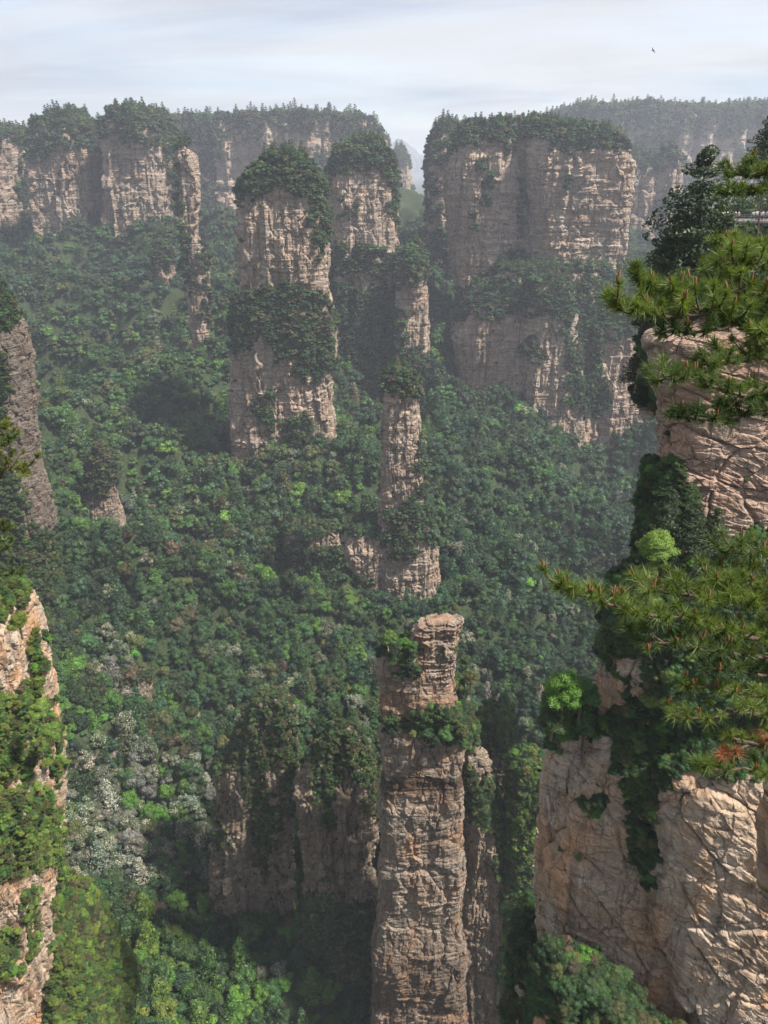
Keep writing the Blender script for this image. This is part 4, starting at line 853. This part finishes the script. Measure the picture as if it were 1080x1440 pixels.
ZN = {'valley': ('forest', 'mixed green forest covering the valley and its slopes'), 'left_mesa': ('scrub', 'trees and scrub on the broad left mesa'), 'second_mesa': ('scrub', 'trees and scrub on the second mesa from the left'),
 'edge_mesa': ('scrub', 'scrub on the hazy mesa at the left edge'), 'slender_spire': ('scrub', 'scrub clinging to the tall thin spire'), 'stubby_spire': ('scrub', 'scrub on the short stubby spire'),
 'back_plateau': ('forest', 'conifer forest on top of the back plateau'), 'gap_spire': ('scrub', 'scrub on the hazy spire in the gap'), 'big_tower': ('scrub', 'dark scrub capping and belting the big tower'),
 'middle_tower': ('scrub', 'scrub on the middle tower and its shoulder'), 'centre_pillar': ('scrub', 'scrub on the slim centre pillar'), 'foot_wall': ('scrub', 'scrub on the low wall under the big tower'),
 'big_mesa': ('scrub', 'forest and scrub on the large mesa'), 'behind_tower': ('scrub', 'scrub on the tower behind the large mesa'), 'right_plateau': ('forest', 'forest along the upper right plateau'),
 'far_pair': ('scrub', 'scrub on the hazy paired columns'), 'left_tower': ('scrub', 'scrub on the left edge tower'), 'outcrops': ('scrub', 'scrub on the little valley outcrops'), 'left_knoll': ('scrub', 'dense scrub over the dark left knoll'),
 'right_knoll': ('scrub', 'dense scrub over the lower dark knoll'), 'front_pillar': ('scrub', 'bushes on the ledges of the front pillar'), 'small_pillar': ('scrub', 'bushes on the small pillar'), 'sunny_rib': ('scrub', 'sunlit bushes on the rib right of the front pillar'),
 'right_cliff': ('scrub', 'bushes and creepers on the near right cliff'), 'foot_trees': ('scrub', 'leafy growth at the foot of the near right cliff'), 'pink_cliff': ('scrub', 'scrub at the foot of the pink cliff'), 'upper_ledge': ('scrub', 'dense bushes on the ledge under the pink cliff'),
 'left_bank': ('scrub', 'sunlit yellow green bushes on the left rock face')}
zones = {}
for k, q in enumerate(PLACE):
    if k in indset or q['z'] == 'solo': continue
    zones.setdefault(q['z'], []).append(q)
for z_, its in zones.items(): instancer(ZN[z_][0], its, ZN[z_][1])
print('PLACED', len(PLACE), {z_: len(v) for z_, v in zones.items()}, 'IND', len(IND))

# ------------------------------------------------------------------ ground the nearest pines stand on
pv1 = rock([(1040,1125,2100),(1200,1120,2300),(1440,1120,2600),(1900,1120,3200)], 5.0, 5, 3, 90, 3, bs=0.8)
rock_thing('ground', [pv1], M_near, 'rock shelf beside the viewpoint carrying the right pines', kind='structure')
pv2 = rock([(930,-330,-60),(1100,-360,-66),(1440,-420,-80),(1800,-560,-90)], 11, 4, 3, 91, 3, bs=0.8)
rock_thing('ground', [pv2], M_near, 'rock shelf carrying the left pines', kind='structure')

# ------------------------------------------------------------------ foreground pines: real needles in tufts
def tuft(acc, lr, c, d, rng, n=85, ln=0.115, w=0.0032, col=0.5):
    d = d / (np.linalg.norm(d) + 1e-9); a = np.cross(d, [0.3, 0.9, 0.2]); a /= np.linalg.norm(a); b = np.cross(d, a)
    th = rng.uniform(0.25, 1.45, n); ph = rng.uniform(0, 2 * np.pi, n)
    dr = np.cos(th)[:, None] * d + np.sin(th)[:, None] * (np.cos(ph)[:, None] * a + np.sin(ph)[:, None] * b)
    st = c - d * rng.uniform(0, 0.075, n)[:, None] * (ln / 0.115)
    L_ = (ln * rng.uniform(0.7, 1.15, n))[:, None]; tip = st + dr * L_ + np.array([0, 0, -0.012]) * (ln / 0.115)
    sd_ = np.cross(dr, rng.normal(0, 1, (n, 3))); sd_ /= np.linalg.norm(sd_, axis=1, keepdims=True) + 1e-9
    V = np.stack([st - sd_ * w, st + sd_ * w, tip], 1).reshape(-1, 3)
    acc.add(V, np.arange(3 * n).reshape(n, 3)); lr.append(np.clip(col + rng.normal(0, 0.13, n), 0, 1))
M_twig = flat_mat('twig_bark', (0.085, 0.06, 0.045), 0.9, 0.4, 40)
M_bud = flat_mat('rusty_cones', (0.15, 0.07, 0.032), 0.8, 0.3, 60)
def pine_branch(parent, path, ntuft, seed, spread=0.22, up=0.6, ln=0.11, tint=(0.085, 0.15, 0.026), r0=0.028, nneedle=115, wn=0.0027, tip_frac=0.0, label=None, buds=0.2):
    """path = [(px, py, Y)] from the trunk outwards; the wood is the part, needles and cones its sub-parts"""
    rng = np.random.default_rng(seed); P = np.array([W(*p) for p in path])
    off = np.array(parent.location) if parent else np.zeros(3)
    seg = np.linalg.norm(np.diff(P, axis=0), axis=1); cum = np.concatenate([[0], np.cumsum(seg)]); tot = cum[-1]
    ts = np.linspace(0, tot, 16); C = np.stack([np.interp(ts, cum, P[:, k]) for k in range(3)], 1)
    C[1:-1] += rng.normal(0, 0.010 * tot, (14, 3)) * 0.5
    wood = Acc(); nd = Acc(); lr = []; bd = Acc()
    V, F = tube(C, np.linspace(r0, r0 * 0.3, 16), 6); wood.add(V, F)
    for k in range(ntuft):
        t = tot * (tip_frac + (1 - tip_frac) * ((k + rng.random()) / ntuft) ** 0.85)
        p = np.array([np.interp(t, ts, C[:, j]) for j in range(3)])
        i = min(14, int(t / tot * 15)); d = C[i + 1] - C[i]; d /= np.linalg.norm(d)
        side = np.cross(d, [0, 0, 1.0]); side /= np.linalg.norm(side) + 1e-9
        sg = 1 if k % 2 else -1
        dirn = d * rng.uniform(0.3, 1.0) + side * sg * rng.uniform(0.2, 1.1) + np.array([0, 0, 1]) * rng.uniform(0.05, 1.0) * up * 1.5
        dirn /= np.linalg.norm(dirn); l = spread * rng.uniform(0.35, 1.5) * (1 - 0.45 * t / tot)
        m_ = p + dirn * l * 0.55 + np.array([0, 0, -0.01]); e = p + dirn * l + np.array([0, 0, 0.02])
        V, F = tube([p, m_, e], [r0 * 0.32, r0 * 0.26, r0 * 0.18], 5); wood.add(V, F)
        d2 = dirn + np.array([0, 0, 0.55 * up + rng.uniform(0, 0.4)])
        cc = 0.45 + rng.uniform(-0.2, 0.3)
        tuft(nd, lr, e, d2, rng, int(nneedle * rng.uniform(0.5, 1.3)), ln * rng.uniform(0.6, 1.2), wn, cc)
        if rng.random() < 0.6: tuft(nd, lr, m_, d2 + side * sg * 0.6, rng, int(nneedle * 0.6), ln * 0.9, wn, cc - 0.15)
        if rng.random() < buds:
            for q in range(rng.integers(1, 4)):
                b0 = e + rng.normal(0, 0.008, 3); ht = rng.uniform(0.03, 0.085) * ln / 0.115; ax = np.array([rng.normal(0, .15), rng.normal(0, .15), 1]) * ht
                V, F = tube([b0, b0 + ax * 0.3, b0 + ax * 0.8, b0 + ax], [0.004, 0.0085, 0.007, 0.002], 6); bd.add(V, F)
    tuft(nd, lr, C[-1], C[-1] - C[-2] + np.array([0, 0, 0.3]) * np.linalg.norm(C[-1] - C[-2]), rng, nneedle, ln, wn, 0.6)
    V, F = wood.get(); w = link('branch', mesh_np('branch', V - off, F, M_twig, True), parent)
    if label: w['label'] = label
    V, F = nd.get(); n_ = link('needles', mesh_np('needles', V - off, F, M_needle, False, np.concatenate(lr)), w); n_['tint'] = list(tint)
    if bd.V:
        V, F = bd.get(); link('cones', mesh_np('cones', V - off, F, M_bud, True), w)['kind'] = 'stuff'
    return w
def pine_root(name, loc, label, cat, trunk_pts, rad):
    r = bpy.data.objects.new(name, None); COL.objects.link(r); r.location = loc; tag(r, label, cat, 'near pines at the sides of the view')
    V, F = tube([np.array(p) - np.array(loc) for p in trunk_pts], rad, 9); link('trunk', mesh_np('trunk', V, F, M_bark, True), r); return r
tA = W(1180, 1060, 6.4)
rA = pine_root('pine_tree', tuple(tA), 'near pine reaching in from the right edge at mid height with long level boughs', 'pine tree', [tA, W(1185, 800, 6.3), W(1175, 560, 6.2), W(1170, 300, 6.3), W(1160, 150, 6.4)], [0.16, 0.14, 0.12, 0.09, 0.05])
G1 = (0.115, 0.162, 0.036); G2 = (0.078, 0.118, 0.034); G3 = (0.052, 0.085, 0.028)
for a in [([(1170,452,6.2),(1080,446,5.8),(1000,440,5.5),(930,445,5.4),(885,443,5.3),(860,425,5.3)], 58, 0.24, G1), ([(1170,440,6.2),(1100,420,5.9),(1010,405,5.7),(950,412,5.6),(905,400,5.6)], 40, 0.20, G1),
          ([(1000,440,5.5),(940,425,5.6),(900,405,5.6),(893,375,5.6)], 11, 0.10, G2), ([(1170,480,6.2),(1080,452,5.8),(1010,462,5.5),(965,470,5.4),(925,468,5.4)], 26, 0.15, G3),
          ([(1170,520,6.2),(1080,500,5.7),(1020,512,5.4),(960,532,5.2),(918,535,5.2)], 38, 0.20, G2), ([(1172,560,6.2),(1100,545,5.6),(1040,555,5.2),(990,540,5.1)], 26, 0.18, G2),
          ([(1172,600,6.2),(1090,580,5.6),(1020,588,5.3),(965,585,5.1),(940,580,5.1)], 30, 0.15, G3), ([(1172,590,6.2),(1110,570,5.8),(1060,560,5.5),(1020,570,5.3)], 20, 0.18, G2),
          ([(1170,400,6.2),(1100,375,6.0),(1050,370,5.8),(1010,372,5.8)], 30, 0.22, G1), ([(1170,500,6.2),(1110,480,5.8),(1060,470,5.5)], 26, 0.22, G1)]:
    pine_branch(rA, a[0], a[1], 100 + len(a[0]) + a[1], a[2], tint=a[3])
tB = W(1190, 560, 9.2)
rB = pine_root('pine_tree', tuple(tB), 'bushy pine at the top right edge in front of the lookout deck', 'pine tree', [tB, W(1190, 420, 9.2), W(1180, 300, 9.2), W(1160, 190, 9.2)], [0.14, 0.11, 0.08, 0.03])
for a in [([(1185,270,9.2),(1120,268,9),(1060,268,8.8),(1015,272,8.7)], 34, 0.14, G2), ([(1185,260,9.2),(1120,248,9),(1060,246,8.9),(1025,246,8.9)], 36, 0.22, G2), ([(1185,370,9.2),(1110,352,9),(1050,344,8.8),(1005,340,8.7)], 44, 0.18, G1),
          ([(1185,380,9.2),(1120,362,9),(1060,362,8.8),(1010,368,8.7)], 40, 0.22, G1), ([(1185,390,9.2),(1120,380,9),(1060,372,8.8),(1020,378,8.7)], 44, 0.34, G1), ([(1185,240,9.2),(1130,232,9.1),(1080,236,9),(1045,240,9)], 30, 0.24, G2)]:
    pine_branch(rB, a[0], a[1], 200 + a[1] + int(a[0][3][1]), a[2], tint=a[3], wn=0.0048, nneedle=70, r0=0.03)
tC = W(1200, 1250, 5.6)
rC = pine_root('pine_tree', tuple(tC), 'near pine at the lower right with rusty needles on one bough', 'pine tree', [tC, W(1200, 1100, 5.5), W(1195, 930, 5.4), W(1190, 760, 5.4)], [0.15, 0.13, 0.10, 0.05])
for a in [([(1190,930,5.4),(1080,905,5.1),(1000,880,4.9),(920,862,4.7),(860,855,4.6),(805,838,4.6),(782,822,4.6)], 60, 0.20, G1, 0), ([(1190,900,5.4),(1090,860,5.2),(1010,842,5.0),(950,835,4.9),(905,828,4.9)], 56, 0.25, G1, 0),
          ([(1190,960,5.4),(1090,930,5.1),(1010,915,4.9),(950,905,4.7),(900,900,4.7)], 46, 0.22, G2, 0), ([(1190,860,5.4),(1100,830,5.3),(1040,820,5.2),(1000,815,5.1)], 40, 0.26, G1, 0), ([(1190,840,5.4),(1120,800,5.4),(1060,780,5.3),(1020,775,5.3)], 26, 0.25, G2, 0),
          ([(1190,970,5.4),(1110,955,5.1),(1040,945,4.9),(990,940,4.8)], 30, 0.2, G3, 0), ([(1195,1020,5.5),(1100,1000,5.0),(1040,1005,4.8),(990,1012,4.7),(945,1005,4.7)], 26, 0.18, G1, 0), ([(1195,1000,5.5),(1110,985,5.0),(1050,975,4.9),(1000,968,4.8),(960,962,4.8)], 22, 0.14, G1, 0),
          ([(1195,1060,5.5),(1100,1045,5.0),(1050,1050,4.8),(1015,1060,4.7)], 16, 0.15, (0.30, 0.115, 0.06), 1), ([(1195,1060,5.5),(1110,1050,5.0),(1060,1045,4.8),(1020,1035,4.8)], 14, 0.18, G1, 0), ([(1195,1120,5.5),(1100,1090,5.0),(1040,1085,4.8),(985,1078,4.7)], 22, 0.15, G1, 0)]:
    pine_branch(rC, a[0], a[1], 300 + a[1] + int(a[0][2][1]), a[2], tint=a[3], label='bough with rusty dead needles' if a[4] else None, buds=0.2 if not a[4] else 0.0)
tD = W(-70, 900, 13)
rD = pine_root('pine_tree', tuple(tD), 'pine boughs poking in from the left edge at mid height', 'pine tree', [tD, W(-70, 760, 13), W(-65, 600, 13)], [0.15, 0.12, 0.05])
G4 = (0.105, 0.135, 0.020)
for a in [([(-70,700,13),(-20,690,12.6),(10,655,12.4),(40,664,12.3)], 40, 0.5, G4), ([(-70,660,13),(-20,640,12.7),(15,618,12.5)], 30, 0.4, G2), ([(-70,640,13),(-20,605,12.8),(8,600,12.7)], 22, 0.35, G4),
          ([(-70,820,13),(-25,790,12.7),(12,768,12.5)], 26, 0.4, G2), ([(-70,760,13),(-30,745,12.8),(8,745,12.6)], 16, 0.35, G4), ([(-70,830,13),(-20,812,12.5),(30,806,12.3)], 20, 0.35, G3)]:
    pine_branch(rD, a[0], a[1], 400 + a[1], a[2], tint=a[3], wn=0.006, nneedle=60, ln=0.14, r0=0.035)

# ------------------------------------------------------------------ ground behind the pink cliff, lookout deck and its visitors
pJ2 = rock([(404,950,1180),(430,925,1180),(520,918,1180),(640,905,1180)], 72, 26, 3, 92, 1.2, bs=1.4)
rock_thing('cliff', [pJ2], M_pink, 'wooded rock behind the pine branches above the pink cliff', 'cliff')
pU = rock([(330,1012,1400),(350,1002,1400),(420,985,1400),(560,960,1400),(700,950,1400)], 150, 40, 3, 93, 1.2, bs=2)
rock_thing('cliff', [pU], M_mid, 'rock spur under the lookout deck at the right edge', 'cliff')
n0 = len(PLACE)
for q, z_, dn in ((pJ2, 'behind_pink', 1.1), (pU, 'deck_spur', 1.5)):
    scatter(*q, z_, 'near' if z_ == 'behind_pink' else 'mid', dn * 1.1, dn * 0.9, [[(900,300),(1400,300),(1400,640),(900,640)]], mix=[('dark', 60), ('mid', 20), ('olive', 20)], conif=0.4, ledge=0.2, topsize=1.2)
for z_, lab in (('behind_pink', 'dark scrub above the pink cliff'), ('deck_spur', 'scrub on the spur under the lookout deck')):
    instancer('scrub', [q for q in PLACE[n0:] if q['z'] == z_], lab)
for px, py, Y, s, k, lab in [(972, 402, 70, 4.3, 0, 'tall dark layered pine at the right before the hazy cliffs'), (1056, 400, 74, 1.9, 1, 'dark pine crown at the top right edge, its head against the hazy plateau'),
                             (945, 400, 71, 2.3, 1, 'small dark pine at the left foot of the tall layered pine'), (1006, 402, 68, 2.1, 1, 'dark pine right of the tall layered one, behind the near boughs'), (962, 772, 58, 1.7, 0, 'slim pine standing against the pink cliff foot'), (995, 775, 58, 1.6, 1, 'thin pine right of the slim one against the pink cliff'), (925, 770, 58, 1.5, 1, 'dense dark pine at the left corner of the pink cliff'), (936, 735, 59, 1.2, 0, 'little pine clinging to the left corner of the pink cliff'),
                             (617, 866, 151.5, 0.9, 0, 'lone thin pine on the slab of the front pillar')]:
    r = bpy.data.objects.new('pine_tree', None); COL.objects.link(r); r.location = tuple(W(px, py, Y)); r.scale = (s * (1.0 if s > 1 else 0.35),) * 2 + (s,); r.rotation_euler = (0.05, -0.06, px * 1.7)
    tag(r, lab, 'pine tree'); c = link('crown', PROTO['ncon%d' % k], r); c['tint'] = [0.040, 0.062, 0.024]
    up_ = 4.9 if px == 1056 else 0.0; c.location = (0, 0, up_)
    V, F = tube([(0, 0, -0.4), (0.02, 0, 1.2 + up_ * 0.5), (0, 0.02, 2.3 + up_)], [0.05 + up_ * 0.008, 0.035, 0.01], 6); link('trunk', mesh_np('trunk', V, F, M_bark, True), r)

M_steel = flat_mat('painted_rail', (0.16, 0.16, 0.17), 0.6, 0.1, 2); M_slab = flat_mat('deck_slab', (0.11, 0.105, 0.10), 0.9, 0.2, 1)
dL, dR = W(1006, 311, 142), W(1115, 311, 142); zd = dL[2]
deck = bpy.data.objects.new('lookout_deck', None); COL.objects.link(deck); deck.location = tuple(dL); tag(deck, 'lookout deck with rail crowded with visitors at the right edge', 'lookout deck')
wd = dR[0] - dL[0]
V, F = boxvf((wd / 2, 3.0, -0.15), (wd / 2, 3.2, 0.15)); link('floor_slab', mesh_np('floor_slab', V, F, M_slab, False), deck)
ac = Acc()
for zz_ in (0.45, 0.8, 1.1):
    V, F = boxvf((wd / 2, 0.0, zz_), (wd / 2, 0.025, 0.03)); ac.add(V, F)
for k in range(12):
    V, F = boxvf((wd * k / 11, 0.06, 0.55), (0.03, 0.03, 0.55)); ac.add(V, F)
V, F = ac.get(); link('railing', mesh_np('railing', V, F, M_steel, False), deck)
for k in range(4):
    V, F = boxvf((1 + (wd - 2) * k / 3, 0.6, -2.8), (0.16, 0.16, 2.5)); link('post', mesh_np('post', V, F, M_slab, False), deck)

def skin_mesh(name, joints, edges, material):
    me = bpy.data.meshes.new(name); me.from_pydata([j[:3] for j in joints], edges, []); me.materials.append(material)
    o = bpy.data.objects.new(name, me); COL.objects.link(o); md = o.modifiers.new('skin', 'SKIN'); sb = o.modifiers.new('sub', 'SUBSURF'); sb.levels = 1; sb.render_levels = 1
    for i_, j in enumerate(joints):
        sv = me.skin_vertices[0].data[i_]; sv.radius = (j[3], j[4] if len(j) > 4 else j[3]); sv.use_root = i_ == 0
    return o
M_skin = flat_mat('skin', (0.45, 0.28, 0.2), 0.6, 0.05, 20); M_hair = flat_mat('hair', (0.02, 0.016, 0.014), 0.7, 0.1, 30)
CL = {'white': (0.75, 0.75, 0.74), 'dark': (0.03, 0.03, 0.04), 'blue': (0.08, 0.14, 0.42), 'pale blue': (0.38, 0.46, 0.62), 'red': (0.45, 0.06, 0.06), 'lilac': (0.42, 0.36, 0.58), 'grey': (0.25, 0.25, 0.26)}
MC = {k: flat_mat('cloth_' + k.replace(' ', '_'), v, 0.85, 0.08, 10) for k, v in CL.items()}
def person(x, y, z, colr, rz, sc_, arm, lab):
    r = bpy.data.objects.new('person', None); COL.objects.link(r); r.location = (x, y, z); r.rotation_euler = (0, 0, rz); r.scale = (sc_,) * 3
    tag(r, lab, 'person', 'visitors on the lookout deck')
    hand = (-0.2, -0.32, 1.38) if arm else (-0.27, -0.04, 0.78)
    elb = (-0.27, -0.12, 1.12) if arm else (-0.27, 0.02, 1.05)
    J = [(0, 0, 0.95, .13, .10), (0, 0, 1.2, .13, .10), (0, 0, 1.42, .12, .09), (0, 0, 1.5, .05), (0, -.01, 1.62, .085, .10), (0, 0, 1.70, .05), (-.19, 0, 1.40, .055), elb + (.042,), hand + (.03,), (.19, 0, 1.40, .055), (.27, .02, 1.08, .042), (.25, -.12, .85, .03),
         (-.1, 0, .88, .08), (-.11, -.01, .48, .058), (-.11, .01, .07, .04), (-.11, -.14, .03, .035), (.1, 0, .88, .08), (.11, -.01, .48, .058), (.11, .01, .07, .04), (.11, -.14, .03, .035)]
    E = [(0, 1), (1, 2), (2, 3), (3, 4), (4, 5), (2, 6), (6, 7), (7, 8), (2, 9), (9, 10), (10, 11), (0, 12), (12, 13), (13, 14), (14, 15), (0, 16), (16, 17), (17, 18), (18, 19)]
    b = skin_mesh('body', J, E, M_skin); b.parent = r
    s_ = skin_mesh('shirt', [(0, 0, .93, .15, .12), (0, 0, 1.2, .15, .12), (0, 0, 1.41, .14, .11), (-.19, 0, 1.40, .07), tuple((np.array(elb) * 0.6 + np.array((-.19, 0, 1.4)) * 0.4)) + (.06,), (.19, 0, 1.40, .07), (.24, .01, 1.2, .06)], [(0, 1), (1, 2), (2, 3), (3, 4), (2, 5), (5, 6)], MC[colr]); s_.parent = r
    t_ = skin_mesh('trousers', [(0, 0, .93, .145, .115), (-.1, 0, .86, .095), (-.11, -.01, .48, .07), (-.11, .01, .12, .055), (.1, 0, .86, .095), (.11, -.01, .48, .07), (.11, .01, .12, .055)], [(0, 1), (1, 2), (2, 3), (0, 4), (4, 5), (5, 6)], MC['dark' if colr != 'dark' else 'grey']); t_.parent = r
    hV, hF = blob(np.random.default_rng(3), np.array([0, 0.02, 1.665]), np.array([.095, .11, .095]), 3); h_ = link('hair', mesh_np('hair', hV, hF, M_hair, True), r)
cols = ['dark', 'pale blue', 'white', 'dark', 'white', 'lilac', 'dark', 'white', 'grey', 'white', 'pale blue', 'blue', 'white', 'blue', 'lilac']
xs_ = np.concatenate([np.linspace(0.35, wd * 0.30, 9), np.linspace(wd * 0.50, wd * 0.66, 6)])
for k, (c_, x_) in enumerate(zip(cols, xs_)):
    person(dL[0] + x_, dL[1] + 0.45 + 0.35 * (k % 2), zd, c_, RNG.uniform(-0.5, 0.5), RNG.uniform(0.93, 1.04), k % 3 == 1, 'visitor in a %s top, %s from the left at the deck rail' % (c_, (ORD + ['thirteenth', 'fourteenth', 'fifteenth'])[k]))

# bird
bp_ = W(919, 71, 60); bd = bpy.data.objects.new('bird', None); COL.objects.link(bd); bd.location = tuple(bp_); bd.rotation_euler = (0, 0.75, 0.6); bd.scale = (0.75,) * 3; tag(bd, 'small dark bird flying high in the pale sky', 'bird')
M_bird = flat_mat('dark_feathers', (0.03, 0.03, 0.035), 0.8, 0.1, 30)
V, F = tube([(0, -.13, 0), (0, -.10, .01), (0, -.03, 0), (0, .06, 0), (0, .14, 0), (0, .2, 0)], [.004, .022, .035, .03, .014, .02], 8); link('body', mesh_np('body', V, F, M_bird, True), bd)
for sg in (-1, 1):
    pts = [(0.01, .05, .02), (.12, .07, .05), (.24, .02, .04), (.30, -.06, .02)]; V = []
    for i_, p in enumerate(pts):
        c_ = [.10, .09, .06, .01][i_]
        for dz in (.004, -.004): V += [(sg * p[0], p[1] - .04, p[2] + dz), (sg * p[0], p[1] - .04 + c_, p[2] + dz)]
    F = []
    for i_ in range(3):
        a_ = i_ * 4; b_ = a_ + 4; F += [(a_, a_ + 1, b_ + 1, b_), (a_ + 3, a_ + 2, b_ + 2, b_ + 3), (a_ + 1, a_ + 3, b_ + 3, b_ + 1), (a_ + 2, a_, b_, b_ + 2)]
    link('wing', mesh_np('wing', V, F, M_bird, False), bd)

# ------------------------------------------------------------------ haze
hv, hf = boxvf((0, 2000, 0), (5200, 6000, 0)); hv = [(v[0], v[1], -340 if k % 2 == 0 else 120) for k, v in enumerate(hv)]
hm = mat('haze'); t = hm.node_tree; pv = N(t, 'ShaderNodeVolumePrincipled'); pv.inputs['Color'].default_value = (0.80, 0.85, 1.0, 1); pv.inputs['Density'].default_value = HAZE; pv.inputs['Anisotropy'].default_value = 0.25
o = N(t, 'ShaderNodeOutputMaterial'); L(t, pv.outputs[0], o.inputs['Volume'])
hz = link('haze', mesh_np('haze', hv, np.array(hf), hm, False)); tag(hz, 'thin pale blue haze filling the valley air', None, None, 'stuff')
